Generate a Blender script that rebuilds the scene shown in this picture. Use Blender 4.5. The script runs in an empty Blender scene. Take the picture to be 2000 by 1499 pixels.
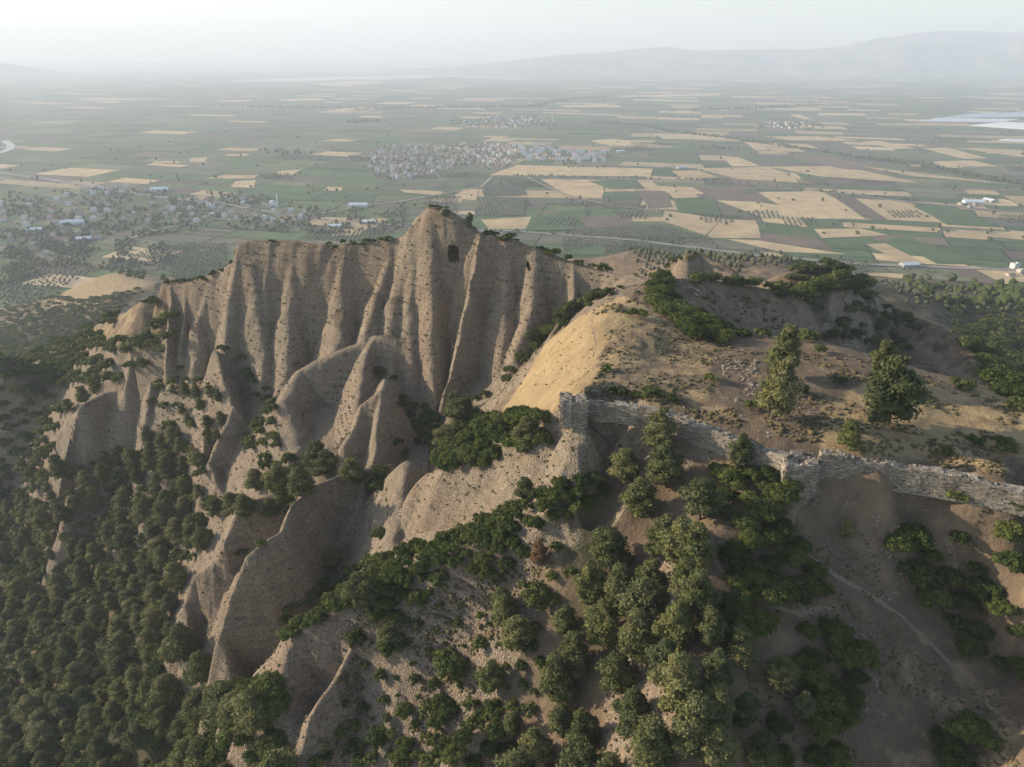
import bpy, math, random
import numpy as np
from mathutils import Vector
R = math.radians
scn = bpy.context.scene
COL = scn.collection
rng = np.random.default_rng(7)
random.seed(7)

# ------------------------------------------------------------------ camera
CAMH = 345.0                    # camera height above the farmed plain (plain = 0)
F = 1333.3; PITCH = R(25.7); IMW = 2000.0; IMH = 1499.0
cam_d = bpy.data.cameras.new('camera'); cam = bpy.data.objects.new('camera', cam_d)
COL.objects.link(cam); scn.camera = cam
cam.location = (0, 0, CAMH); cam.rotation_euler = (R(90) - PITCH, 0, 0)
cam_d.sensor_width = 36; cam_d.lens = 36 * F / IMW
cam_d.clip_start = 1; cam_d.clip_end = 80000

# ------------------------------------------------------------------ sky and sun
SUN_EL = R(17); SUN_AZ = R(-76)          # azimuth measured from +Y towards +X (negative = left of the view)
w = bpy.data.worlds.new('World'); scn.world = w; w.use_nodes = True
nt = w.node_tree
sky = nt.nodes.new('ShaderNodeTexSky'); sky.sky_type = 'NISHITA'; sky.sun_disc = False
sky.sun_elevation = SUN_EL; sky.sun_rotation = SUN_AZ
sky.altitude = 300; sky.air_density = 1.0; sky.dust_density = 1.0; sky.ozone_density = 1.0
bg = nt.nodes['Background']; bg.inputs[1].default_value = 0.14
nt.links.new(sky.outputs[0], bg.inputs[0])
sd = bpy.data.lights.new('sun', 'SUN'); sun = bpy.data.objects.new('sun', sd); COL.objects.link(sun)
sd.energy = 5.0; sd.angle = R(0.6); sd.color = (1.0, 0.86, 0.67)
sdir = Vector((math.sin(SUN_AZ) * math.cos(SUN_EL), math.cos(SUN_AZ) * math.cos(SUN_EL), math.sin(SUN_EL)))
sun.rotation_euler = sdir.to_track_quat('Z', 'Y').to_euler()
sun.location = (0, 0, 600)
vs = scn.view_settings
vs.view_transform = 'Standard'; vs.look = 'None'; vs.gamma = 1; vs.use_curve_mapping = False
vs.exposure = 0.68
scn.cycles.volume_bounces = 4
scn.cycles.max_bounces = 6; scn.cycles.diffuse_bounces = 3; scn.cycles.transmission_bounces = 3
scn.cycles.use_denoising = True

# ------------------------------------------------------------------ helpers
sp, cp = math.sin(PITCH), math.cos(PITCH)
def pix(u, v, Y=None, z=None):
    """photo pixel + forward distance (or height) -> world point"""
    xv = (u - IMW / 2) / F; yv = (IMH / 2 - v) / F
    fw = cp + yv * sp; up = -sp + yv * cp
    k = Y / fw if Y is not None else (z - CAMH) / up
    return (xv * k, fw * k, CAMH + up * k)
def proj(x, y, z):
    z = z - CAMH
    d = y * cp - z * sp
    return IMW / 2 + F * x / d, IMH / 2 - F * (y * sp + z * cp) / d, d
_tab = np.random.default_rng(3).random((256, 256))
def vn(x, y, s=0):
    x = np.asarray(x, float) + s * 17.31; y = np.asarray(y, float) + s * 9.77
    xi = np.floor(x).astype(int); yi = np.floor(y).astype(int)
    fx = x - xi; fy = y - yi
    fx = fx * fx * (3 - 2 * fx); fy = fy * fy * (3 - 2 * fy)
    a = _tab[xi & 255, yi & 255]; b = _tab[(xi + 1) & 255, yi & 255]
    c = _tab[xi & 255, (yi + 1) & 255]; d = _tab[(xi + 1) & 255, (yi + 1) & 255]
    return (a + (b - a) * fx + (c - a) * fy + (a - b - c + d) * fx * fy) * 2 - 1
def fbm(x, y, s=0, o=4):
    r = 0; a = 1; t = 0
    for i in range(o):
        r = r + a * vn(x * 2 ** i, y * 2 ** i, s + i); t += a; a *= 0.5
    return r / t
def inpoly(px, py, poly):
    px = np.asarray(px, float); py = np.asarray(py, float)
    res = np.zeros(px.shape, bool); n = len(poly)
    for i in range(n):
        x1, y1 = poly[i]; x2, y2 = poly[(i + 1) % n]
        if y1 == y2: continue
        c = ((y1 > py) != (y2 > py)) & (px < (x2 - x1) * (py - y1) / (y2 - y1) + x1)
        res ^= c
    return res
def mesh_np(name, verts, faces, mats=(), smooth=False, mi=None):
    """faces: (n,k) int array, all with k corners"""
    me = bpy.data.meshes.new(name)
    verts = np.asarray(verts, np.float32); faces = np.asarray(faces, np.int32)
    n, k = faces.shape
    me.vertices.add(len(verts)); me.vertices.foreach_set('co', verts.ravel())
    me.loops.add(n * k); me.loops.foreach_set('vertex_index', faces.ravel())
    me.polygons.add(n); me.polygons.foreach_set('loop_start', np.arange(n, dtype=np.int32) * k)
    try: me.polygons.foreach_set('loop_total', np.full(n, k, np.int32))
    except Exception: pass
    if mi is not None: me.polygons.foreach_set('material_index', np.asarray(mi, np.int32))
    me.polygons.foreach_set('use_smooth', np.full(n, smooth))
    for m in mats: me.materials.append(m)
    me.update(calc_edges=True)
    return me
def link(name, me, parent=None, loc=None, label=None, cat=None, group=None, kind=None):
    o = bpy.data.objects.new(name, me); COL.objects.link(o)
    if parent is not None: o.parent = parent
    if loc is not None: o.location = loc
    if label: o['label'] = label
    if cat: o['category'] = cat
    if group: o['group'] = group
    if kind: o['kind'] = kind
    return o

# ------------------------------------------------------------------ terrain control
# ground points: photo pixel and forward distance in metres
BASE = [
 (1200,600,172),(1160,640,160),(1150,720,138),(1110,775,126),(1060,680,178),(1020,760,172),(960,820,160),
 (930,855,148),(1080,750,150),(1030,810,145),(1140,612,186),(870,860,166),
 (1270,612,175),(1300,700,147),(1400,662,160),(1500,657,163),(1600,667,160),(1700,692,155),(1850,737,145),
 (1990,782,130),(2200,830,120),(1500,800,124),(1700,800,123),(1850,850,114),(1900,840,116),(1990,835,116),(1900,895,106.5),(1990,920,101),(2080,880,107),(2080,945,97.5),(1980,880,108),(2200,900,104),(1300,770,128),
 (1180,785,125.5),(1300,802,121.5),(1400,845,113),(1500,878,108),(1600,885,106),(1750,905,102),(1990,955,95.5),(2200,980,91),
 (1190,835,121),(1300,868,116),(1380,905,110),(1450,935,105),(1560,968,100.5),(1750,968,98.5),(1900,985,95),(2000,998,92),(2200,1020,88),
 (2080,1080,83),(2150,1450,58),
 (2250,1100,84),(2300,1400,62),(1100,1750,56),(800,1750,60),
 (1200,1000,106),(1250,1100,98),(1250,1200,90),(1250,1350,76),(1200,1490,68),(1300,960,110),
 (1100,1100,102),(1050,1250,92),(1000,1400,82),(950,1490,78),(1000,1090,108),(850,1120,112),(700,1170,112),
 (900,1200,104),(750,1250,102),(850,1350,92),(700,1400,92),(600,1480,88),(560,1460,92),
 (450,1400,121),(350,1450,128),(200,1450,135),(30,1450,150),(300,1300,163),(100,1300,178),(300,1150,205),(100,1150,235),
 (30,1000,305),(200,1000,265),(350,950,243),(250,900,281),(150,930,287),(60,905,322),(330,1050,221),(30,870,385),(60,790,450),(60,700,560),
 (-200,1450,170),(-200,1200,260),(-200,900,420),(400,1700,90),(0,1700,120),
 (860,785,224),(980,765,212),(760,830,215),(530,800,236),(600,930,193),
 
 (330,740,285),(400,775,263),(300,810,273),(450,1140,142),
 # saddle and hills right of the summit
 (1200,560,224),(1250,570,212),(1290,580,205),(1330,600,200),(1340,570,210),(1290,545,226),
 (1380,620,208),(1450,690,205),(1550,710,205),(1650,730,220),(1700,680,290),(1750,660,330),
 (1830,690,300),(1800,720,235),(1900,760,190),(1980,800,180),(1950,720,330),(2050,740,300),(1990,680,380),(2200,760,300),
 (1920,640,420),(1990,600,500),(2150,600,500),(1780,590,600),(1700,560,520),(1850,600,560),
 (1220,505,640),(1350,520,480),(1420,560,330),(1480,530,450),(1560,520,520),(1700,535,760),(1990,560,800),(2200,560,850),
 (800,1015,163),(742,1085,148),(645,1125,148),(590,1205,138),(520,1310,129),(455,1118,150),(405,1240,142),(838,930,180),(855,850,204),(700,985,169),(560,1440,92),(262,700,345),(180,720,370),(100,745,390),(0,800,440),(400,960,222),(350,920,246),(300,870,264),(470,1385,122),(400,1480,122),
 (640,870,202),(552,880,208),(535,950,196),
]
BASEZ = [  # world x, y, z (above the plain)
 (-300,360,190),(-150,350,195),(0,345,190),(60,330,210),(-100,500,110),(50,480,120),(-350,550,70),(-150,700,45),(100,650,90),
 (0,900,15),(-300,900,25),(300,900,50),(-500,1000,0),(600,1000,20),(0,1200,0),(400,1200,0),(-400,1300,0),(900,1200,0),(-900,1200,0),
 (-500,700,60),(-700,800,30),(-900,600,60),(700,700,120),(900,800,90),
]
def on_slope(u, v):   # shaded hollow below the walls: a plane falling right and towards the camera
    a = pix(u, v, Y=1.0); up = a[2] - CAMH
    Y = (-71 - 0.5 * 97 + 0.27 * 41) / (up - 0.5 + 0.27 * a[0])
    return pix(u, v, Y=Y)
HOL = [on_slope(u, v) for u, v in [(1380,1040),(1500,1020),(1620,1010),(1750,1030),(1330,1150),(1450,1150),(1600,1150),(1750,1150),(1880,1150),(1310,1300),(1450,1300),(1600,1300),(1750,1300),(1880,1330),(1980,1180),(1990,1330),(1960,1060),(1290,1480),(1450,1480),(1650,1480),(1850,1490),(1300,1750),(1600,1750),(1900,1750)]]
B = np.array([pix(*b) for b in BASE] + BASEZ + HOL)
def rbf_fit(P):
    d = np.hypot(P[:, None, 0] - P[None, :, 0], P[:, None, 1] - P[None, :, 1])
    n = len(P); A = np.zeros((n + 1, n + 1)); A[:n, :n] = -d - np.eye(n) * 0.8; A[:n, n] = 1; A[n, :n] = 1
    A[:n, :n] += 0
    return np.linalg.solve(A, np.append(P[:, 2], 0))
RW = rbf_fit(B)
def base_h(x, y):
    r = np.full(x.shape, RW[-1])
    for i in range(len(B)):
        r -= RW[i] * np.sqrt((x - B[i, 0]) ** 2 + (y - B[i, 1]) ** 2 + 9.0)
    return r
# ridges: (slope towards walker's left, slope towards walker's right, rounding, points)
FINS = [
 # main crest, walked left to right: left = far side, right = camera side
 (0.9, 3.0, 2, [(318,558,309),(380,548,302),(440,522,297),(455,512,294),(464,480,291)]),
 (0.9, 2.8, 2.5, [(470,476,290.5),(482,470,290),(560,471,285),(650,478,280),(720,474,276),(772,466,272),(792,462,270)]),
 (0.9, 3.3, 2, [(785,462,270),(812,424,268),(832,405,266),(872,408,264),(905,428,262),(922,448,260),(935,456,258)]),
 (0.9, 2.3, 2, [(935,456,258),(1000,470,254),(1060,490,250),(1120,515,245)]),
 (0.8, 2.0, 2, [(1120,515,245),(1180,530,240),(1250,543,229)]),
 (0.8, 0.8, 3, [(1240,541,230),(1280,546,225),(1335,547,224)]),
]
def butt(pts, l=4.5, r=4.5, rd=1.5): FINS.append((r, l, rd, pts))   # walked top to bottom: walker's left = screen right
butt([(335,556,306),(332,620,296),(330,690,284)]); butt([(362,552,304),(354,680,287)])
butt([(412,532,300),(388,620,291),(385,700,280)], 2.6, 3, 3.5)
butt([(468,480,290),(449,580,280),(437,690,265)], 3, 2.6, 3.5); butt([(492,475,289),(500,580,276),(518,725,255.5)], 2.4, 2.2, 4)
butt([(522,520,282),(516,620,272),(512,725,255)], 2.3, 3.2, 3.5); butt([(578,476,283.5),(566,600,270),(558,735,250)], 2.2, 2.6, 5.5)
butt([(682,480,277),(665,600,264),(655,710,244)], 2.2, 2.4, 6)
butt([(765,480,271),(738,570,261),(715,660,247)], 2.2, 2.8, 4); butt([(802,468,267),(776,580,256),(765,680,243),(770,750,229)], 2.2, 2.4, 5)
butt([(842,412,265),(848,560,250),(850,690,235),(853,790,221)], 2.8, 3.0, 3.5); butt([(812,440,266),(806,580,254),(808,720,235)], 2.4, 2.4, 5)
butt([(935,462,255),(915,580,241),(890,700,228),(868,785,216)], 5, 3.2, 1.2)
butt([(985,472,253),(985,600,238),(985,745,220)], 3, 2.6, 6); butt([(1045,492,249),(1035,600,233),(1010,700,219)], 3, 3, 5)
butt([(1092,508,247),(1096,560,240)], 5, 5, 1); butt([(1120,520,244),(1118,590,232),(1080,650,217)], 3, 3, 2)
# talus hill, spires and fins below the great face
butt([(735,655,248),(722,690,238),(700,760,218),(690,840,200)], 1.6, 3, 3)
butt([(725,662,247),(650,690,242),(590,722,236),(556,780,222),(590,870,203)], 1.8, 1.8, 6)
butt([(735,655,247),(768,652,246),(800,668,243),(830,700,240)], 1.5, 3, 1)
butt([(746,737,204),(738,800,196),(725,897,184)], 2.6, 2.6, 2); butt([(738,760,201),(700,790,199),(672,865,190)], 2.6, 2.2, 1.5)
butt([(420,684,264),(432,735,250),(452,800,238)], 2.2, 2.2, 1.5)
butt([(455,793,239),(428,850,229),(408,905,222),(438,970,209)], 3, 1.9, 2); butt([(402,840,236),(396,900,227)], 3, 3, 1)
FINS.append((2.9, 1.9, 7, [(345,712,290),(262,752,306),(200,768,298),(158,790,286),(125,825,292),(104,880,300)]))
butt([(272,745,302),(268,800,292),(264,860,281)], 3, 2, 2)
FINS.append((3, 1, 1.5, [(345,665,292),(300,668,298),(262,678,302),(252,740,296)]))
butt([(195,925,264),(140,958,256),(128,1015,246)], 2.4, 1.6, 3)
butt([(300,965,233),(330,1010,222)], 2.5, 2.5, 2); butt([(215,1050,235),(235,1090,226)], 2.5, 2.5, 2)
butt([(765,905,178),(690,920,170),(610,950,160),(562,988,150),(545,1035,142),(500,1068,137),(482,1083,136),(455,1160,132),(430,1240,127),(462,1340,121)], 3, 2.2, 1.2)
butt([(545,962,161),(462,988,158),(432,1060,152),(415,1100,150),(376,1124,150),(360,1180,147),(366,1235,143)], 2.4, 2.6, 1.5)
butt([(1150,968,113),(1000,1035,112),(850,1090,110),(760,1125,110),(650,1160,110),(572,1225,106),(556,1262,103),(540,1335,97),(560,1435,89)], 1.6, 1.3, 2.5)
butt([(700,1235,105),(645,1325,95),(592,1400,88),(570,1490,83)], 2.2, 1.6, 1.2)
butt([(905,1150,107),(920,1235,100),(955,1330,92)], 1.1, 1.3, 1.5); butt([(800,1285,98),(770,1350,93),(745,1440,86)], 1.2, 1.6, 1.5); butt([(860,1330,94),(850,1430,86)], 1.3, 1.4, 1.2); butt([(1010,1150,103),(1010,1240,96)], 1.0, 1.2, 2); butt([(1000,1385,83),(900,1440,79)], 1.5, 1.8, 2)
FINS.append((1.0, 2.2, 4, [(850,925,146),(885,905,141),(990,905,133),(1045,930,126)]))
butt([(1120,828,120.6),(1104,880,117.6),(1088,930,114.6),(1074,972,111.6)], 2.8, 2.0, 3.5)
butt([(604,800,224),(594,850,215),(584,900,205)], 2.2, 2.4, 1.5); butt([(640,880,200),(630,925,192)], 2, 2.4, 1)
butt([(705,930,170),(692,990,161),(655,1065,152)], 2.0, 2.0, 1.2); butt([(752,1050,148),(738,1095,144)], 1.8, 1.8, 1.5); butt([(612,990,158),(618,1040,151),(600,1110,146)], 2.2, 2.0, 1)
butt([(350,800,268),(342,850,258),(335,895,250)], 2.4, 2.4, 1.5); butt([(300,745,283),(292,800,273)], 2.2, 2.4, 1.5)
butt([(800,900,163),(790,990,148),(770,1080,133)], 1.2, 1.4, 3)
# left slopes: grassy ridge, wooded ridge, pale hill
FINS.append((1.25, 0.8, 5, [(292,578,334),(240,612,352),(150,655,410),(0,720,520),(-200,800,600)]))
FINS.append((0.8, 1.4, 6, [(-200,900,400),(0,855,378),(150,775,325),(262,748,300)]))
FINS.append((0.35, 0.35, 20, [(120,545,960),(200,528,930),(280,560,800)]))
# right hills
FINS.append((0.8, 1.15, 3, [(1335,547,224),(1400,548,236),(1480,562,241),(1560,582,246),(1600,600,246)]))
FINS.append((0.9, 0.9, 4, [(1540,535,288),(1620,516,292),(1685,545,296),(1740,600,296),(1800,640,290)]))
FINS.append((1.2, 1.2, 3, [(1550,585,247),(1640,540,280)]))
FINS.append((0.8, 1.3, 2, [(1790,620,275),(1835,638,258),(1900,695,235),(1965,785,200)]))
FINS.append((0.9, 2.0, 3, [(1340,500,330),(1370,493,335),(1420,520,325),(1430,528,322)]))
FINS.append((0.3, 0.3, 20, [(1150,512,650),(1230,494,640),(1290,512,600)]))
VALS = [
 (2.2, 2, [(885,660,242),(872,795,227),(855,850,205),(838,930,182),(800,1015,165),(742,1085,150),(645,1125,150),(590,1205,140),(520,1310,130),(470,1385,122),(380,1480,122)]),
 (1.5, 2, [(505,740,245),(530,800,230),(552,880,208),(535,950,196),(480,935,204),(420,985,207),(380,1080,190)]),
 (1.6, 2, [(535,1035,162),(455,1118,150),(432,1160,146),(405,1240,142)]),
 (1.6, 2, [(800,830,206),(800,880,182),(830,925,166)]),
 (1.6, 1.5, [(665,1230,106),(605,1345,98),(562,1440,91)]),
 (1.4, 2, [(640,870,202),(600,925,192),(560,945,190)]),
 (0.9, 6, [(1380,640,200),(1450,700,195),(1560,740,195),(1700,780,205),(1850,830,215),(2050,880,230)]),
 (1.3, 2, [(960,1030,118),(840,1060,132),(770,1085,145)]),
 (2.0, 1, [(1075,850,126),(1052,900,120.5),(1040,960,114.5),(1050,1020,109)]),
 (1.3, 3, [(1190,870,122),(1195,930,117),(1175,1000,110),(1150,1040,106)]),
 (1.0, 3, [(1080,1010,103),(1090,1120,98),(1040,1250,90),(1010,1330,86)]),
]
def seg_fin(x, y, P):
    best = np.full(x.shape, 1e9); zr = np.zeros(x.shape); side = np.zeros(x.shape)
    cap = np.zeros(x.shape, bool)
    for si, ((ax, ay, az), (bx, by, bz)) in enumerate(zip(P[:-1], P[1:])):
        dx, dy = bx - ax, by - ay; L2 = dx * dx + dy * dy + 1e-9
        t0 = ((x - ax) * dx + (y - ay) * dy) / L2; t = np.clip(t0, 0, 1)
        ex = x - (ax + t * dx); ey = y - (ay + t * dy); d = np.hypot(ex, ey)
        m = d < best
        best = np.where(m, d, best); zr = np.where(m, az + t * (bz - az), zr)
        side = np.where(m, dx * ey - dy * ex, side)
        cap = np.where(m, ((si == 0) & (t0 < 0)) | ((si == len(P) - 2) & (t0 > 1)), cap)
    return best, zr, side, cap
def height(x, y):
    wx = x + 1.3 * vn(x / 21, y / 21, 1) + 0.5 * vn(x / 4.1, y / 4.1, 2)
    wy = y + 1.3 * vn(x / 21, y / 21, 3) + 0.5 * vn(x / 4.1, y / 4.1, 4)
    h = base_h(x, y)
    roll = np.clip((np.hypot(x, y) - 200) / 300, 0, 1)
    h = h + roll * 7 * fbm(x / 90, y / 90, 5, 3)
    h = h + 0.9 * fbm(x / 13, y / 13, 6, 4)
    for sl, rd, pts in VALS:
        P = [pix(*q) for q in pts]
        xs = [q[0] for q in P]; ys = [q[1] for q in P]
        m = (x > min(xs) - 110) & (x < max(xs) + 110) & (y > min(ys) - 110) & (y < max(ys) + 110)
        d, zr, side, cap = seg_fin(wx[m], wy[m], P)
        hv = zr + (np.sqrt(d * d + rd * rd) - rd) * sl
        h[m] = np.minimum(h[m], hv)
    for lL, lR, rd, pts in FINS:
        P = [pix(*q) for q in pts]
        xs = [q[0] for q in P]; ys = [q[1] for q in P]
        ext = 90 if min(lL, lR) > 0.5 else 260
        m = (x > min(xs) - ext) & (x < max(xs) + ext) & (y > min(ys) - ext) & (y < max(ys) + ext)
        if not m.any(): continue
        X = wx[m]; Yy = wy[m]
        d, zr, side, cap = seg_fin(X, Yy, P)
        dd = np.sqrt(d * d + rd * rd) - rd
        s = np.where(cap, max(lL, lR), np.where(side > 0, lL, lR))
        hf = zr - dd * s - np.maximum(dd - 28, 0) ** 2 * 0.035 * (min(lL, lR) > 0.5) - np.minimum(dd, 8) * s * 0.08 * vn(X / 7, Yy / 7, 8)
        hb = h[m]
        k = 1.2
        hh = np.maximum(hb, hf) + np.where(np.abs(hb - hf) < k * 2, (k * 2 - np.abs(hb - hf)) ** 2 / (8 * k), 0) * 0.5
        h[m] = hh
    far = np.clip((np.hypot(x, y) - 1050) / 250, 0, 1)
    h = np.maximum(h, -4.0) * (1 - far) + (-4.0) * far
    return h
rr = [36.0]
while rr[-1] < 1400:
    r0 = rr[-1]
    rr.append(r0 + (0.36 if r0 < 322 else min(0.4 + (r0 - 322) * 0.02, 9)))
RR = np.array(rr); PHI = np.radians(np.concatenate([np.linspace(-56, -42, 60)[:-1], np.linspace(-42, 42, 1050), np.linspace(42, 56, 60)[1:]])); NR, NP = len(RR), len(PHI)
GX = RR[:, None] * np.sin(PHI)[None]; GY = RR[:, None] * np.cos(PHI)[None]
GH = height(GX, GY)
gx_ = np.gradient(GH, axis=0) / np.gradient(RR)[:, None]
gp_ = np.gradient(GH, axis=1) / (RR[:, None] * np.gradient(PHI)[None])
SLOPE = np.hypot(gx_, gp_)
# erosion detail on steep faces
st = np.clip((SLOPE - 0.7) / 0.8, 0, 1)
GH = GH + st * (0.55 * fbm(GX / 2.3, GY / 2.3, 11, 3) - 0.35 * np.abs(fbm(GX / 5, GY / 5, 15, 2))) + (1 - st) * 0.12 * fbm(GX / 1.7, GY / 1.7, 13, 2)
def ground(x, y):
    r = math.hypot(x, y); a = math.atan2(x, y)
    i = np.interp(r, RR, np.arange(NR)); j = np.interp(a, PHI, np.arange(NP))
    i0 = min(int(i), NR - 2); j0 = min(int(j), NP - 2); fi = i - i0; fj = j - j0
    return float(GH[i0, j0] * (1 - fi) * (1 - fj) + GH[i0 + 1, j0] * fi * (1 - fj) + GH[i0, j0 + 1] * (1 - fi) * fj + GH[i0 + 1, j0 + 1] * fi * fj)
def slope_at(x, y):
    i = int(np.interp(math.hypot(x, y), RR, np.arange(NR))); j = int(np.interp(math.atan2(x, y), PHI, np.arange(NP)))
    return float(SLOPE[i, j])
def hit(u, v):
    """photo pixel -> where its sight line meets the ground"""
    x, y, z = pix(u, v, Y=100.0)
    a = math.atan2(x, y); t = (z - CAMH) / math.hypot(x, y)
    j = int(round(np.interp(a, PHI, np.arange(NP))))
    below = (CAMH + RR * t) <= GH[:, j]
    k = int(np.argmax(below))
    if not below[k]:
        q = pix(u, v, z=0.0); return q
    r = RR[k]
    return (r * math.sin(a), r * math.cos(a), float(GH[k, j]))
# ------------------------------------------------------------------ materials
def mat(name):
    m = bpy.data.materials.new(name); m.use_nodes = True
    n = m.node_tree; b = n.nodes['Principled BSDF']
    b.inputs['Roughness'].default_value = 0.95
    b.inputs['Specular IOR Level'].default_value = 0.15
    return m, n, b
def nd(n, t, **k):
    o = n.nodes.new(t)
    for a, b in k.items():
        if a.startswith('i_'): o.inputs[a[2:].replace('_', ' ')].default_value = b
        else: setattr(o, a, b)
    return o
def mixc(n, fac, a, b, mode='MIX'):
    m = n.nodes.new('ShaderNodeMix'); m.data_type = 'RGBA'; m.blend_type = mode
    for s, v in ((0, fac), (6, a), (7, b)):
        if isinstance(v, (float, int)): m.inputs[s].default_value = v
        elif isinstance(v, tuple): m.inputs[s].default_value = (*v, 1)
        else: n.links.new(v, m.inputs[s])
    return m.outputs[2]
def ramp(n, src, lo, hi, a=0.0, b=1.0):
    m = nd(n, 'ShaderNodeMapRange'); m.inputs['From Min'].default_value = lo; m.inputs['From Max'].default_value = hi
    m.inputs['To Min'].default_value = a; m.inputs['To Max'].default_value = b
    n.links.new(src, m.inputs['Value']); return m.outputs[0]
def noise(n, scale, detail=4, vec=None, rough=0.6):
    o = nd(n, 'ShaderNodeTexNoise'); o.inputs['Scale'].default_value = scale; o.inputs['Detail'].default_value = detail
    o.inputs['Roughness'].default_value = rough
    if vec is not None: n.links.new(vec, o.inputs['Vector'])
    return o.outputs['Fac']
def math_(n, op, a, b):
    m = nd(n, 'ShaderNodeMath', operation=op)
    for i, v in enumerate((a, b)):
        if isinstance(v, (float, int)): m.inputs[i].default_value = v
        else: n.links.new(v, m.inputs[i])
    return m.outputs[0]
def bump(n, b, h, dist, strength=1.0):
    bm = nd(n, 'ShaderNodeBump'); bm.inputs['Distance'].default_value = dist; bm.inputs['Strength'].default_value = strength
    n.links.new(h, bm.inputs['Height']); n.links.new(bm.outputs[0], b.inputs['Normal'])

def terrain_material():
    m, n, b = mat('conglomerate_rock_and_dry_grass')
    geo = nd(n, 'ShaderNodeNewGeometry'); P = geo.outputs['Position']
    att = nd(n, 'ShaderNodeAttribute', attribute_name='zone'); sep = nd(n, 'ShaderNodeSeparateColor'); n.links.new(att.outputs['Color'], sep.inputs[0])
    G, C, K = sep.outputs[0], sep.outputs[1], sep.outputs[2]   # grass, ground cover, rock
    def mapped(sx, sy, sz):
        mp = nd(n, 'ShaderNodeMapping'); mp.inputs['Scale'].default_value = (sx, sy, sz); n.links.new(P, mp.inputs['Vector']); return mp.outputs[0]
    # rock: vertical streaks, tilted gravel beds, pebbles
    streak = noise(n, 1.0, 5, mapped(0.5, 0.5, 0.03)); big = noise(n, 0.035, 4, P); med = noise(n, 0.35, 5, P)
    beds = noise(n, 1.0, 3, mapped(0.06, 0.05, 0.9))
    rock = mixc(n, ramp(n, streak, 0.35, 0.65), (0.235, 0.183, 0.125), (0.325, 0.258, 0.18))
    rock = mixc(n, ramp(n, big, 0.4, 0.62, 0, 0.7), rock, (0.27, 0.19, 0.13))
    rock = mixc(n, ramp(n, beds, 0.50, 0.64, 0, 0.6), rock, (0.165, 0.135, 0.10))
    vo = nd(n, 'ShaderNodeTexVoronoi'); vo.inputs['Scale'].default_value = 2.9; n.links.new(P, vo.inputs['Vector'])
    vsep = nd(n, 'ShaderNodeSeparateColor'); n.links.new(vo.outputs['Color'], vsep.inputs[0])
    rock = mixc(n, ramp(n, vsep.outputs[0], 0.70, 0.95, 0, 0.6), rock, (0.40, 0.35, 0.27))
    rock = mixc(n, ramp(n, vsep.outputs[1], 0.78, 0.95, 0, 0.6), rock, (0.12, 0.08, 0.058))
    # dry grass and soil
    g1 = noise(n, 0.25, 6, mapped(1, 1, 0.4)); g2 = noise(n, 2.5, 4, P); g3 = noise(n, 0.06, 4, P)
    gold = mixc(n, ramp(n, g1, 0.35, 0.68), (0.32, 0.228, 0.12), (0.41, 0.30, 0.163))
    gold = mixc(n, ramp(n, g2, 0.45, 0.75, 0, 0.35), gold, (0.30, 0.19, 0.09))
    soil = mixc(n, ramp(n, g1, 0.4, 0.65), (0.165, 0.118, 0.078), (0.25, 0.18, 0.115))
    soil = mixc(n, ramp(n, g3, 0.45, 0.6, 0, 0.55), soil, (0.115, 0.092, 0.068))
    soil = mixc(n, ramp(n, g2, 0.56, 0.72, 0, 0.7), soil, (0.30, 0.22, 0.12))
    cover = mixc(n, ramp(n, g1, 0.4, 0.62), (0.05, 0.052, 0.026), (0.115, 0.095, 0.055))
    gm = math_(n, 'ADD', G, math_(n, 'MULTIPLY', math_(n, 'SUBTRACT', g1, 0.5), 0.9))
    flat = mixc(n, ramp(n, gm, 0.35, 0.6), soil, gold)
    cm = math_(n, 'ADD', C, math_(n, 'MULTIPLY', math_(n, 'SUBTRACT', g3, 0.5), 1.2))
    flat = mixc(n, ramp(n, cm, 0.4, 0.65), flat, cover)
    km = math_(n, 'ADD', K, math_(n, 'MULTIPLY', math_(n, 'SUBTRACT', med, 0.5), 0.8))
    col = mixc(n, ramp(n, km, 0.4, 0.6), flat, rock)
    n.links.new(col, b.inputs['Base Color'])
    hgt = math_(n, 'ADD', math_(n, 'MULTIPLY', noise(n, 1.1, 6, P, 0.7), 1.0), math_(n, 'MULTIPLY', math_(n, 'MULTIPLY', vo.outputs['Distance'], 0.75), ramp(n, km, 0.4, 0.6)))
    bump(n, b, hgt, 0.55, 0.9)
    return m
M_TERR = terrain_material()

# ------------------------------------------------------------------ the hill
idx = np.arange(NR * NP).reshape(NR, NP)
quads = np.stack([idx[:-1, :-1], idx[:-1, 1:], idx[1:, 1:], idx[1:, :-1]], -1).reshape(-1, 4)
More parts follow.
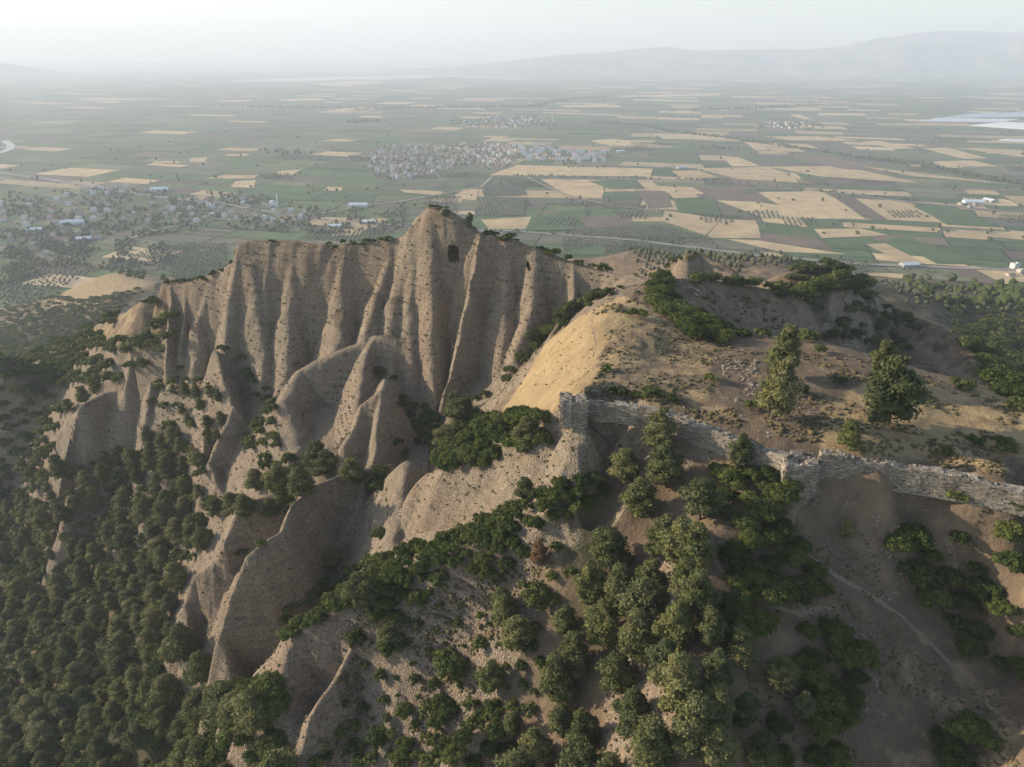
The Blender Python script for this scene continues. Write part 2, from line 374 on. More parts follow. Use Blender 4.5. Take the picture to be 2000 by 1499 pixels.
# two caves opening in the great face: cells inside an arch are taken out, a rock hollow stands behind
CAVES = []
def face_point(u, v, lo, hi):
    j = int(round(np.interp(math.atan2(*pix(u, v, Y=100)[:2]), PHI, np.arange(NP))))
    x, y, z = pix(u, v, Y=100); t = (z - CAMH) / math.hypot(x, y)
    below = (CAMH + RR * t) <= GH[:, j]; below &= (RR > lo)
    k = int(np.argmax(below)); return (RR[k] * math.sin(PHI[j]), RR[k] * math.cos(PHI[j]), float(GH[k, j]))
for (u, v, wd, hh_) in ((886, 500, 4.2, 6.6), (1031, 522, 1.2, 2.6)):
    CAVES.append((face_point(u, v, 180, 300), wd, hh_))
qc = np.stack([GX, GY, GH], -1).reshape(-1, 3)
cen = qc[quads].mean(1)
keep = np.ones(len(quads), bool)
for (cx, cy, cz), wd, hh_ in CAVES:
    dz = (cen[:, 2] - cz) / hh_; dx = (cen[:, 0] - cx) / (wd / 2)
    arch = (np.abs(dx) < 1) & (dz > -0.5) & (dz < 0.5) & ~((dz > 0.15) & (dx ** 2 + ((dz - 0.15) / 0.35) ** 2 > 1)) & (dx > -1 + (-dz - 0.1).clip(0, 1) * 0.6)
    near = (np.abs(cen[:, 1] - cy) < 7)
    keep &= ~(arch & near)
quads_k = quads[keep]
uu, vv, dd_ = proj(GX, GY, GH)
G = np.zeros(GX.shape); C = np.zeros(GX.shape)
ST = np.clip((SLOPE - 0.75) / 0.7, 0, 1)
K = ST.copy()
def zone(arr, poly, val, ylo=0, yhi=9999):
    m = inpoly(uu, vv, poly) & (GY > ylo) & (GY < yhi); arr[m] = val
G[:] = 0.30
zone(G, [(900,900),(1000,780),(1060,680),(1140,590),(1215,580),(1290,615),(1200,650),(1165,690),(1155,745),(1105,790)], 1.0, 110, 215)
zone(K, [(900,900),(1000,780),(1060,680),(1140,590),(1215,580),(1290,615),(1200,650),(1165,690),(1155,745),(1105,790)], 0.0, 110, 215)
zone(G, [(1165,690),(1200,650),(1290,615),(1380,670),(1400,740),(1380,790),(1160,780),(1155,745)], 0.47, 110, 200)
zone(G, [(1600,800),(1700,740),(1990,770),(2100,860),(2100,940),(1800,900),(1600,880)], 0.62, 80, 170)
zone(G, [(1380,560),(1500,560),(1640,600),(1640,650),(1400,650)], 0.0, 195, 260)
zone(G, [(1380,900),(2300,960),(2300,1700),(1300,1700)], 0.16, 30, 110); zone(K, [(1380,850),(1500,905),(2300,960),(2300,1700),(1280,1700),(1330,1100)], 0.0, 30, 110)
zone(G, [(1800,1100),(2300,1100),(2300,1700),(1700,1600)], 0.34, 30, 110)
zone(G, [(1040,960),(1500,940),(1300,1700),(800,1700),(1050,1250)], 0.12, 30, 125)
zone(C, [(-900,940),(130,930),(260,890),(340,840),(400,900),(430,1000),(400,1080),(350,1130),(350,1250),(430,1340),(540,1340),(560,1450),(540,1800),(-900,1800)], 0.62)
zone(C, [(-900,640),(0,640),(150,600),(200,660),(260,730),(130,760),(0,860),(-900,900)], 0.7, 250, 1200)
zone(G, [(180,640),(240,590),(320,555),(330,600),(300,680),(230,690)], 0.42, 250, 420)
zone(G, [(60,560),(180,515),(300,520),(300,600),(100,600)], 0.6, 600, 1100)
zone(C, [(-900,520),(60,560),(100,600),(0,640),(-900,700)], 0.5, 500, 1400)
zone(C, [(1520,500),(1720,510),(1990,560),(2400,560),(2400,850),(1990,790),(1800,720),(1700,690),(1600,650)], 0.6, 210, 1200)
K[(GY > 500)] *= 0.2
BAD = [(300,640),(700,640),(1000,740),(930,850),(1040,830),(1140,830),(1200,960),(1100,1010),(1020,1070),(1060,1180),(1000,1320),(900,1499),(540,1499),(545,1370),(430,1340),(350,1250),(350,1130),(400,1080),(420,1000),(380,880),(250,880),(150,930),(90,900),(100,800),(230,720),(260,670)]
mb = inpoly(uu, vv, BAD) & (GY < 330) & (GY > 40); K[mb] = np.maximum(K[mb], 0.72)
def blur(a, n):
    for _ in range(n):
        a = (a + np.roll(a, 1, 0) + np.roll(a, -1, 0)) / 3; a = (a + np.roll(a, 1, 1) + np.roll(a, -1, 1)) / 3
    return a
for poly in ([(1040,485),(1130,510),(1275,548),(1200,585),(1090,640),(1010,720),(950,770)],):
    m_ = inpoly(uu, vv, poly) & (GY > 195) & (GY < 262); K[m_] = np.maximum(K[m_], 0.8)
zone(C, [(1100,1000),(1330,1000),(1420,1200),(1500,1499),(1500,1700),(1000,1700),(1080,1250)], 0.5, 40, 118)
zone(K, [(150,640),(240,585),(325,558),(330,610),(290,690),(200,680)], 0.0, 290, 420); zone(G, [(150,640),(240,585),(325,558),(330,610),(290,690),(200,680)], 0.42, 290, 420); zone(C, [(150,640),(240,585),(325,558),(330,610),(290,690),(200,680)], 0.1, 290, 420)
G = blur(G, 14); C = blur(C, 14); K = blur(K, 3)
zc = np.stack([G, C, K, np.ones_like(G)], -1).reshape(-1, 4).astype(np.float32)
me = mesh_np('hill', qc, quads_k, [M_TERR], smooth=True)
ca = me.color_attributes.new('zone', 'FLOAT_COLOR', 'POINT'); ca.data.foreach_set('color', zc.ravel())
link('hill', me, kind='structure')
# cave hollows: a rough tunnel of rock behind each opening
for ci, ((cx, cy, cz), wd, hh_) in enumerate(CAVES):
    V = []; nA = 14
    for k, (dy, sc) in enumerate(((-1.2, 1.12), (1.5, 1.15), (4, 1.0), (6, 0.6), (7, 0.05))):
        for a in range(nA):
            t = 2 * math.pi * a / nA
            V.append((cx + math.cos(t) * wd * .56 * sc + .15 * math.sin(a * 7 + k), cy + dy + 3.2 * (-math.sin(t)) * 0 + (2.2 if k == 0 and math.sin(t) > 0.3 else 0), cz + math.sin(t) * hh_ * .56 * sc))
    Fq = [(k * nA + a, k * nA + (a + 1) % nA, (k + 1) * nA + (a + 1) % nA, (k + 1) * nA + a) for k in range(1, 4) for a in range(nA)]
    mc = mesh_np('cave_hollow', V, Fq, [M_TERR], smooth=True)
    link('cave', mc, kind='structure')

# ------------------------------------------------------------------ plain, parcels, roads, lake, mountains
def color_mesh(name, quads3, cols, m, kind='structure', label=None):
    """quads3: list of 4-corner polygons in world space, one colour each"""
    V = np.array(quads3, float).reshape(-1, 3); n = len(quads3)
    me = mesh_np(name, V, np.arange(4 * n).reshape(n, 4), [m])
    ca = me.color_attributes.new('tint', 'FLOAT_COLOR', 'CORNER')
    c = np.ones((n, 4, 4), np.float32); c[:, :, :3] = np.array(cols)[:, None, :]
    ca.data.foreach_set('color', c.ravel())
    return link(name, me, kind=kind)
mf, n, b = mat('farmland')
att = nd(n, 'ShaderNodeAttribute', attribute_name='tint'); geo = nd(n, 'ShaderNodeNewGeometry')
f1 = noise(n, 0.02, 5, geo.outputs['Position']); f2 = noise(n, 0.25, 4, geo.outputs['Position'])
c_ = mixc(n, 1.0, att.outputs['Color'], mixc(n, ramp(n, f1, 0.3, 0.7), (0.75, 0.75, 0.75), (1.2, 1.2, 1.2)), 'MULTIPLY')
c_ = mixc(n, 1.0, c_, mixc(n, ramp(n, f2, 0.35, 0.65), (0.8, 0.8, 0.8), (1.12, 1.12, 1.12)), 'MULTIPLY')
n.links.new(c_, b.inputs['Base Color'])
mp, n, b = mat('plain_soil')
geo = nd(n, 'ShaderNodeNewGeometry'); f1 = noise(n, 0.0006, 8, geo.outputs['Position'], 0.75)
mpp = nd(n, 'ShaderNodeMapping'); mpp.inputs['Scale'].default_value = (0.0006, 0.003, 1); n.links.new(geo.outputs['Position'], mpp.inputs['Vector'])
f2 = noise(n, 1.0, 6, mpp.outputs[0], 0.7)
c_ = mixc(n, ramp(n, f2, 0.52, 0.60), (0.07, 0.10, 0.05), (0.34, 0.27, 0.16))
c_ = mixc(n, ramp(n, f1, 0.45, 0.55, 0, 0.6), c_, (0.09, 0.11, 0.06))
n.links.new(c_, b.inputs['Base Color'])
S = 45000
link('plain', mesh_np('plain', [(-S, -3000, -1.5), (S, -3000, -1.5), (S, S, -1.5), (-S, S, -1.5)], [(0, 1, 2, 3)], [mp]), kind='structure')
GREENS = [(0.08, 0.125, 0.045), (0.10, 0.145, 0.052), (0.065, 0.10, 0.038), (0.125, 0.155, 0.06), (0.14, 0.155, 0.075), (0.17, 0.17, 0.09), (0.085, 0.135, 0.052)]
TANS = [(0.54, 0.39, 0.21), (0.50, 0.355, 0.185), (0.58, 0.43, 0.25), (0.44, 0.33, 0.19)]
BROWNS = [(0.17, 0.12, 0.085), (0.20, 0.145, 0.10), (0.13, 0.10, 0.075), (0.14, 0.12, 0.09)]
OLIVES = [(0.125, 0.125, 0.08), (0.15, 0.14, 0.09)]
def tanp(u, v):
    if u > 930 and 240 < v < 540: return 0.22
    if u > 700 and v < 260: return 0.15
    if u < 700 and v > 320: return 0.09
    if v < 200: return 0.10
    return 0.05
pr = random.Random(11)
PQ, PC = [], []
def split(x0, y0, x1, y1, rot, ox, oy, depth=0):
    w_, h_ = x1 - x0, y1 - y0
    cx, cy = (x0 + x1) / 2, (y0 + y1) / 2
    X = ox + cx * math.cos(rot) - cy * math.sin(rot); Yw = oy + cx * math.sin(rot) + cy * math.cos(rot)
    lim = 100 + max(0, Yw - 1200) * 0.022
    if (w_ > lim * 2.0 or h_ > lim * 1.1) and depth < 12:
        t = pr.uniform(0.32, 0.68)
        if w_ > h_ * pr.uniform(1.1, 3.2): xm = x0 + w_ * t; split(x0, y0, xm, y1, rot, ox, oy, depth + 1); split(xm, y0, x1, y1, rot, ox, oy, depth + 1)
        else: ym = y0 + h_ * t; split(x0, y0, x1, ym, rot, ox, oy, depth + 1); split(x0, ym, x1, y1, rot, ox, oy, depth + 1)
        return
    if Yw < 700 or Yw > 12500 or abs(X) > Yw * 1.0 + 500: return
    u, v, d = proj(X, Yw, 0)
    g = 2.0
    q = []
    for a, c in ((x0 + g, y0 + g), (x1 - g, y0 + g), (x1 - g, y1 - g), (x0 + g, y1 - g)):
        a, c = a + 130 * vn(a / 1100, c / 1100, 31) + 18 * vn(a / 200, c / 200, 33), c + 110 * vn(a / 1100, c / 1100, 32) + 14 * vn(a / 200, c / 200, 34)
        q.append((ox + a * math.cos(rot) - c * math.sin(rot), oy + a * math.sin(rot) + c * math.cos(rot), 0.0))
    p = tanp(u, v); k = pr.random()
    if k < p: col = pr.choice(TANS)
    elif k < p + 0.10: col = pr.choice(BROWNS)
    elif k < p + 0.2: col = pr.choice(OLIVES)
    else: col = pr.choice(GREENS)
    j = pr.uniform(0.85, 1.15); PQ.append(q); PC.append(tuple(c * j for c in col))
for bx in range(-12, 11):
    for by in range(-2, 13):
        X0, Y0 = bx * 1200, by * 1200
        split(X0, Y0, X0 + 1200, Y0 + 1200, R(-14), 0, 0)
color_mesh('farmland', PQ, PC, mf)
# fields that stand out in the photograph, each a sheet laid on the farmland
T_, G_, B_, O_, W_ = TANS[0], GREENS[0], BROWNS[0], OLIVES[0], (0.62, 0.62, 0.60)
FIELDS = [
 (T_,(940,430),(1048,423),(1030,448),(955,448)),(T_,(955,343),(1270,345),(1275,330),(1010,323)),(T_,(1055,350),(1180,352),(1178,372),(1090,372)),(T_,(1180,352),(1270,352),(1297,373),(1182,375)),
 (T_,(1090,370),(1180,372),(1175,388),(1120,388)),(T_,(1300,370),(1345,369),(1366,386),(1315,388)),(B_,(1240,372),(1300,374),(1315,405),(1270,408)),(T_,(1298,412),(1410,428),(1378,460),(1293,432)),
 (T_,(1410,428),(1478,432),(1487,466),(1378,465)),(T_,(1398,392),(1480,395),(1690,428),(1500,428)),(T_,(1480,376),(1605,374),(1702,430),(1560,425)),(B_,(1352,366),(1470,364),(1500,396),(1400,392)),
 (T_,(1360,330),(1500,326),(1595,360),(1440,350)),(T_,(1410,307),(1440,307),(1485,325),(1430,326)),(T_,(1500,326),(1645,325),(1795,358),(1600,345)),(B_,(1520,300),(1640,310),(1790,342),(1640,330)),
 (T_,(1670,388),(1760,393),(1850,436),(1730,430)),(G_,(1780,398),(1860,402),(1960,445),(1850,440)),(B_,(1620,380),(1670,388),(1735,430),(1690,428)),(T_,(1480,420),(1560,420),(1578,444),(1500,443)),
 (G_,(1475,432),(1560,442),(1595,465),(1490,460)),(B_,(1490,458),(1590,463),(1628,490),(1480,470)),(T_,(1420,468),(1480,470),(1670,500),(1520,492)),(T_,(1590,448),(1680,447),(1735,460),(1605,466)),
 (G_,(1560,427),(1640,430),(1650,447),(1580,446)),(G_,(1610,468),(1700,462),(1720,475),(1650,485)),(T_,(1690,478),(1730,476),(1808,516),(1770,516)),(G_,(1730,465),(1770,463),(1925,517),(1830,516)),
 (T_,(1805,458),(1900,460),(2000,470),(2000,520),(1930,500)),(G_,(1505,492),(1660,498),(1690,512),(1560,506)),(T_,(1680,533),(1770,536),(1800,562),(1690,548)),(B_,(1845,520),(1890,522),(1990,575),(1940,570)),
 (T_,(1890,520),(1990,530),(2040,580),(1990,570)),(T_,(1860,450),(1990,455),(2000,470),(1900,460)),(T_,(1150,275),(1200,272),(1320,288),(1210,290)),(T_,(1315,265),(1415,264),(1416,273),(1320,271)),
 (T_,(1490,267),(1600,267),(1680,276),(1540,275)),(T_,(1460,283),(1490,282),(1500,294),(1475,294)),(T_,(1680,277),(1720,276),(1790,291),(1750,292)),(T_,(1800,290),(1850,289),(1930,310),(1880,311)),(T_,(1870,290),(1920,290),(2040,305),(1990,307)),
 (T_,(1830,316),(1900,314),(1950,326),(1860,326)),(T_,(1310,334),(1370,334),(1402,348),(1330,348)),(T_,(400,350),(440,342),(505,343),(495,350)),(T_,(460,355),(500,353),(495,368),(450,366)),(T_,(540,336),(590,331),(570,343),(545,343)),
 (T_,(370,385),(405,384),(395,392),(365,392)),(T_,(640,366),(670,367),(665,374),(632,373)),(T_,(780,371),(865,375),(860,383),(790,377)),(T_,(905,370),(935,371),(930,392),(900,390)),(T_,(845,388),(905,388),(900,398),(840,394)),
 (T_,(610,425),(760,428),(730,447),(600,440)),(T_,(640,447),(720,445),(700,460),(650,462)),(B_,(1270,560),(1330,556),(1330,570),(1280,570)),(T_,(440,302),(490,301),(480,306),(440,305)),(T_,(370,310),(405,307),(400,318),(372,318)),(T_,(298,316),(350,315),(352,320),(300,319)),
 (T_,(1200,188),(1400,183),(1410,187),(1220,190)),(T_,(1090,207),(1180,205),(1200,210),(1110,210)),(T_,(1320,217),(1350,217),(1355,222),(1320,222)),(T_,(540,195),(620,192),(640,196),(560,198)),(T_,(1680,325),(1780,345),(1990,362),(1900,352)),
 (T_,(900,155),(1000,152),(1050,156),(930,160)),(T_,(600,163),(720,158),(760,163),(640,169)),(T_,(1540,225),(1560,224),(1585,233),(1570,234)),(G_,(1460,370),(1480,371),(1470,380),(1450,380)),(G_,(1315,390),(1395,392),(1410,422),(1325,415)),
 (O_,(940,365),(1020,362),(1030,382),(945,385)),(O_,(935,385),(1030,388),(1035,402),(935,405)),(O_,(930,405),(1025,402),(1025,422),(925,422)),(G_,(1040,420),(1150,410),(1140,450),(1025,452)),(B_,(1130,425),(1230,420),(1235,445),(1150,448)),
 (O_,(1120,445),(1290,440),(1375,465),(1130,460)),(G_,(1150,355),(1240,350),(1260,370),(1190,370)),
]
FQ, FC = [], []
for f in FIELDS:
    if len(f) != 5: print('BADFIELD', f); continue
    FQ.append([(*pix(p[0], p[1], z=0)[:2], 0.3 + 0.012 * len(FQ)) for p in f[1:]][::-1]); j = pr.uniform(0.9, 1.12); FC.append(tuple(c * j for c in f[0]))
    if f[0] is T_ and pr.random() < 0.5: pass
color_mesh('fields', FQ, FC, mf)
def strip(name, pts, width, z, col, m=None, world=False, kind='structure', drape=False, wob=0.0):
    P = [Vector(p[:2]) if world else Vector(pix(*p, z=0)[:2]) for p in pts]
    Q, C_ = [], []
    L = []
    for i, p in enumerate(P):
        t = (P[min(i + 1, len(P) - 1)] - P[max(i - 1, 0)]).normalized(); nn = Vector((-t.y, t.x))
        ww = width / 2 * (1 + wob * pr.uniform(-1, 1))
        L.append((p - nn * ww, p + nn * ww))
    for i in range(len(L) - 1):
        c = [L[i][0], L[i + 1][0], L[i + 1][1], L[i][1]]
        Q.append([(q.x, q.y, (ground(q.x, q.y) + z) if drape else z) for q in c]); C_.append(col)
    return Q, C_
RQ, RC, RLIST = [], [], []
for pts, wdt, col in (
    ([(0,338),(100,352),(200,368),(290,383),(350,390),(430,398)], 22, (0.28,0.26,0.24)),
    ([(880,452),(1000,452),(1100,460),(1240,470),(1330,482),(1400,490),(1500,503),(1600,510),(1700,518),(1850,524),(2100,533)], 14, (0.30,0.26,0.22)),
    ([(960,347),(1200,350),(1300,352),(1400,356),(1500,364),(1600,374),(1700,387),(1800,398),(1900,408),(2100,425)], 16, (0.22,0.20,0.18)),
    ([(620,420),(700,405),(780,395),(940,366),(960,347)], 10, (0.34,0.28,0.20)),
    ([(430,398),(520,415),(600,428),(760,440),(880,452)], 11, (0.32,0.27,0.2)),
    ([(1030,348),(1100,380),(1180,400),(1290,415)], 8, (0.36,0.29,0.2)),
    ([(0,300),(20,292),(22,285),(10,276)], 30, (0.5,0.5,0.48)),
    ([(1290,330),(1310,320),(1320,333)], 8, (0.3,0.26,0.2)),
    ([(250,470),(300,452),(360,440),(430,430),(500,430)], 8, (0.34,0.28,0.2)),
  ):
    q, c = strip('road', pts, wdt, 1.3, col); RQ += [[(a, b_, z_ + .08 * len(RLIST)) for a, b_, z_ in qq] for qq in q]; RC += c; RLIST.append(1)
color_mesh('road', RQ, RC, mf)
mw, n, b = mat('lake_water'); b.inputs['Base Color'].default_value = (0.30, 0.36, 0.40, 1); b.inputs['Roughness'].default_value = 0.25; b.inputs['Specular IOR Level'].default_value = 0.5
lk = [(430,160),(520,155),(650,151),(780,149),(900,147),(1060,147),(1120,149),(1050,151),(900,153),(760,156),(620,158),(520,160)]
LV = [(*pix(u, v, z=0)[:2], 1.5) for u, v in lk]
me = bpy.data.meshes.new('lake'); me.from_pydata(LV, [], [tuple(range(len(LV)))]); me.materials.append(mw); link('lake', me, kind='structure')
# mountain ranges on the far side
mm, n, b = mat('far_hills'); geo = nd(n, 'ShaderNodeNewGeometry'); f1 = noise(n, 0.0015, 6, geo.outputs['Position'])
n.links.new(mixc(n, ramp(n, f1, 0.4, 0.6), (0.10, 0.12, 0.08), (0.26, 0.21, 0.15)), b.inputs['Base Color'])
def range_(name, sky_pts, Yc, depth, nx=260, ny=40, s=0, amp=240):
    us = np.linspace(sky_pts[0][0], sky_pts[-1][0], nx)
    vs_ = np.interp(us, [p[0] for p in sky_pts], [p[1] for p in sky_pts])
    V = np.zeros((ny, nx, 3))
    tz = np.array([pix(u, v, Y=Yc)[2] for u, v in zip(us, vs_)]) + 22 * fbm(us / 40, us * 0 + s, 44, 4); tx = np.array([pix(u, 130, Y=Yc)[0] for u in us])
    for j in range(ny):
        t = j / (ny - 1); k = math.sin(math.pi * min(t / 0.62, 1) / 2) ** 1.2 if t < 0.62 else 1 - ((t - 0.62) / 0.38) ** 1.5
        y = Yc + (t - 0.62) * depth
        x = tx * (1 + (t - 0.62) * depth / Yc)
        nz = np.abs(fbm(x / 900, y / 1500 + 0 * x, 40 + s, 5))
        z = tz * k * (1 - 0.9 * (1 - k) * nz * 1.6) - nz * amp * (1 - abs(k - 0.5)) * (1 if t < 0.6 else 0)
        V[j, :, 0] = x; V[j, :, 1] = y; V[j, :, 2] = np.maximum(z, -3) if j not in (0, ny - 1) else -3
    ii = np.arange(nx * ny).reshape(ny, nx)
    q = np.stack([ii[:-1, :-1], ii[:-1, 1:], ii[1:, 1:], ii[1:, :-1]], -1).reshape(-1, 4)
    link(name, mesh_np(name, V.reshape(-1, 3), q, [mm], smooth=True), kind='structure')
range_('mountains', [(760,140),(950,124),(1100,108),(1200,101),(1290,92),(1360,98),(1450,97),(1560,97),(1630,93),(1700,76),(1780,64),(1880,60),(2000,66),(2200,72),(2600,80)], 16500, 5500)
range_('mountains', [(-600,110),(-200,118),(0,122),(60,130),(120,143),(200,148),(270,143),(330,150),(470,153),(520,158)], 14500, 3500, s=5)
range_('low_hills', [(440,165),(500,161),(545,156),(580,160),(700,155),(900,152),(1000,156),(1100,158)], 11300, 1200, s=9, amp=20)
# haze
hb = bpy.data.meshes.new('haze')
x0, x1, y0, y1, z0, z1 = -24000, 24000, -6000, 24000, -4600, 1050
z0 = -8
hv = [(x, y, z) for z in (z0, z1) for y in (y0, y1) for x in (x0, x1)]
hb.from_pydata(hv, [], [(0, 2, 3, 1), (4, 5, 7, 6), (0, 1, 5, 4), (2, 6, 7, 3), (0, 4, 6, 2), (1, 3, 7, 5)])
mh = bpy.data.materials.new('haze'); mh.use_nodes = True; n = mh.node_tree; n.nodes.remove(n.nodes['Principled BSDF'])
pv = nd(n, 'ShaderNodeVolumePrincipled'); pv.inputs['Color'].default_value = (0.83, 0.90, 1.0, 1); pv.inputs['Density'].default_value = 0.00012
pv.inputs['Anisotropy'].default_value = 0.10
n.links.new(pv.outputs[0], n.nodes['Material Output'].inputs['Volume']); hb.materials.append(mh)
link('haze', hb, kind='stuff')['label'] = 'pale summer haze over the valley'
# ------------------------------------------------------------------ foliage
def leaf_mat(name, c1, c2, c3, scale=0.6):
    m, n, b = mat(name)
    geo = nd(n, 'ShaderNodeNewGeometry'); oi = nd(n, 'ShaderNodeObjectInfo')
    f = noise(n, scale, 3, geo.outputs['Position'])
    col = mixc(n, ramp(n, f, 0.35, 0.65), c1, c2)
    f2 = noise(n, 0.11, 2, geo.outputs['Position'])
    col = mixc(n, ramp(n, f2, 0.45, 0.62, 0, 0.6), col, c3)
    at_ = nd(n, 'ShaderNodeAttribute', attribute_name='tone')
    tone = math_(n, 'ADD', math_(n, 'MULTIPLY', oi.outputs['Object Index'], at_.outputs['Fac']), math_(n, 'MULTIPLY', math_(n, 'SUBTRACT', 1.0, oi.outputs['Object Index']), oi.outputs['Random']))
    col = mixc(n, 1.0, col, mixc(n, tone, (0.68, 0.74, 0.72), (1.34, 1.25, 1.1)), 'MULTIPLY')
    n.links.new(col, b.inputs['Base Color']); b.inputs['Roughness'].default_value = 0.8
    tr = nd(n, 'ShaderNodeBsdfTranslucent'); n.links.new(col, tr.inputs['Color'])
    mx = nd(n, 'ShaderNodeMixShader'); mx.inputs[0].default_value = 0.22
    n.links.new(b.outputs[0], mx.inputs[1]); n.links.new(tr.outputs[0], mx.inputs[2])
    n.links.new(mx.outputs[0], n.nodes['Material Output'].inputs['Surface'])
    return m
M_PINE = leaf_mat('pine_needles', (0.100, 0.115, 0.044), (0.165, 0.172, 0.072), (0.19, 0.182, 0.095))
M_OAK = leaf_mat('evergreen_oak_leaves', (0.050, 0.078, 0.022), (0.105, 0.130, 0.034), (0.13, 0.145, 0.048))
M_OLIVE = leaf_mat('olive_leaves', (0.075, 0.088, 0.05), (0.11, 0.12, 0.075), (0.06, 0.07, 0.04), 0.05)
M_DRY = leaf_mat('dead_pine_needles', (0.17, 0.105, 0.055), (0.22, 0.14, 0.075), (0.15, 0.10, 0.06))
M_TUFT, n, b = mat('cliff_tuft'); b.inputs['Base Color'].default_value = (0.115, 0.10, 0.06, 1)
M_SCRUB = leaf_mat('dry_scrub', (0.14, 0.115, 0.06), (0.24, 0.18, 0.095), (0.10, 0.10, 0.05))
M_BARK, n, b = mat('pine_bark'); b.inputs['Base Color'].default_value = (0.13, 0.095, 0.07, 1)
fr = np.random.default_rng(5)
def clump(nq, size, R_):
    """nq leaf quads round the surface of an irregular ball of radius R_ (unit centre)"""
    d = fr.normal(size=(nq, 3)); d /= np.linalg.norm(d, axis=1)[:, None]; d[:, 2] = np.where(d[:, 2] < -0.35, -d[:, 2], d[:, 2])
    r = R_ * (fr.uniform(0.70, 1.12, nq) + (fr.random(nq) < .15) * .16)[:, None]
    c = d * r * np.array([1, 1, 0.8])
    nrm = d + fr.normal(size=(nq, 3)) * 0.75; nrm /= np.linalg.norm(nrm, axis=1)[:, None]
    a = np.cross(nrm, fr.normal(size=(nq, 3))); a /= np.linalg.norm(a, axis=1)[:, None]; b_ = np.cross(nrm, a)
    s = size * fr.uniform(0.6, 1.35, nq)[:, None]; s2 = s * fr.uniform(0.5, 0.9, nq)[:, None]
    return np.stack([c - a * s - b_ * s2 * .6, c + a * s * .7 - b_ * s2, c + a * s + b_ * s2 * .7, c - a * s * .6 + b_ * s2], 1)  # n,4,3
_ico = None
def ico(sub=1):
    import bmesh
    bm = bmesh.new(); bmesh.ops.create_icosphere(bm, subdivisions=sub, radius=1)
    V = np.array([v.co[:] for v in bm.verts]); Fc = np.array([[v.index for v in f.verts] for f in bm.faces]); bm.free(); return V, Fc
ICO_V, ICO_F = ico(2); ICO1_V, ICO1_F = ico(1)
def crown_parts(kind, lod):
    """returns quads (n,4,3) and core lobes list, for a unit tree: height 1"""
    Q = []; L = []
    if kind == 'pine':
        nl = 19 if lod == 0 else 10
        for i in range(nl):
            t = (i + 0.5) / nl; zc = 0.16 + 0.76 * t
            env = (0.27 * (1 - t) ** 0.55 * (0.6 + 0.4 * min(1, t * 4))) * fr.uniform(.8, 1.15)
            a = i * 2.4 + fr.uniform(-.5, .5); rad = env * fr.uniform(0.55, 1.0)
            L.append((math.cos(a) * rad, math.sin(a) * rad, zc + fr.uniform(-.03, .03), fr.uniform(.085, .15) * (1.15 if t < .7 else .75) * (1 if lod == 0 else 1.3)))
        L.append((0, 0, 0.55, 0.15)); L.append((0, 0, 0.35, 0.15)); nq, sz = (210, 0.0165) if lod == 0 else (36, 0.043)
    elif kind == 'oak':
        nl = 14 if lod == 0 else 6
        for i in range(nl):
            a = i * 2.4 + fr.uniform(-.4, .4); rad = math.sqrt((i + .5) / nl) * 0.5
            L.append((math.cos(a) * rad, math.sin(a) * rad, 0.52 * math.sqrt(max(0, 1 - (rad / .62) ** 2)) + fr.uniform(-.06, .08), fr.uniform(.17, .27) * (1 if lod == 0 else 1.25)))
        nq, sz = (150, 0.033) if lod == 0 else (36, 0.075)
    for x, y, z, r_ in L:
        Q.append(clump(int(nq * (r_ / 0.15) ** 0 * 1), sz, r_) + np.array([x, y, z]))
    return np.concatenate(Q), L
def crown_geo(kind, lod):
    Q, L = crown_parts(kind, lod)
    V = [Q.reshape(-1, 3)]; n = len(Q); Fq = np.arange(4 * n).reshape(n, 4); off = 4 * n
    Ft = []
    iv, if_ = (ICO_V, ICO_F) if lod == 0 else (ICO1_V, ICO1_F)
    for x, y, z, r_ in L:
        k = iv * (r_ * 0.66) * np.array([1, 1, .82]) * (1 + 0.25 * fr.normal(size=(len(iv), 1))) + np.array([x, y, z])
        V.append(k); Ft.append(if_ + off); off += len(iv)
    Ft = np.concatenate(Ft); Ft4 = np.concatenate([Ft, Ft[:, 2:]], 1)  # degenerate-free handled below
    return np.concatenate(V), Fq, Ft
def mixed_mesh(name, V, Fq, Ft, mats, mq=0, mt=0):
    me = bpy.data.meshes.new(name)
    me.vertices.add(len(V)); me.vertices.foreach_set('co', np.asarray(V, np.float32).ravel())
    nl = Fq.size + Ft.size
    me.loops.add(nl); me.loops.foreach_set('vertex_index', np.concatenate([Fq.ravel(), Ft.ravel()]).astype(np.int32))
    me.polygons.add(len(Fq) + len(Ft))
    me.polygons.foreach_set('loop_start', np.concatenate([np.arange(len(Fq)) * 4, Fq.size + np.arange(len(Ft)) * 3]).astype(np.int32))
    for m in mats: me.materials.append(m)
    me.update(calc_edges=True); return me
def tube(pts, rads, nseg=7):
    V = []; Fq = []
    P = [Vector(p) for p in pts]
    for i, p in enumerate(P):
        t = (P[min(i + 1, len(P) - 1)] - P[max(i - 1, 0)]).normalized()
        a = t.orthogonal().normalized(); b_ = t.cross(a)
        for k in range(nseg):
            an = 2 * math.pi * k / nseg; V.append(tuple(p + (a * math.cos(an) + b_ * math.sin(an)) * rads[i]))
    for i in range(len(P) - 1):
        for k in range(nseg): Fq.append((i * nseg + k, i * nseg + (k + 1) % nseg, (i + 1) * nseg + (k + 1) % nseg, (i + 1) * nseg + k))
    return V, Fq
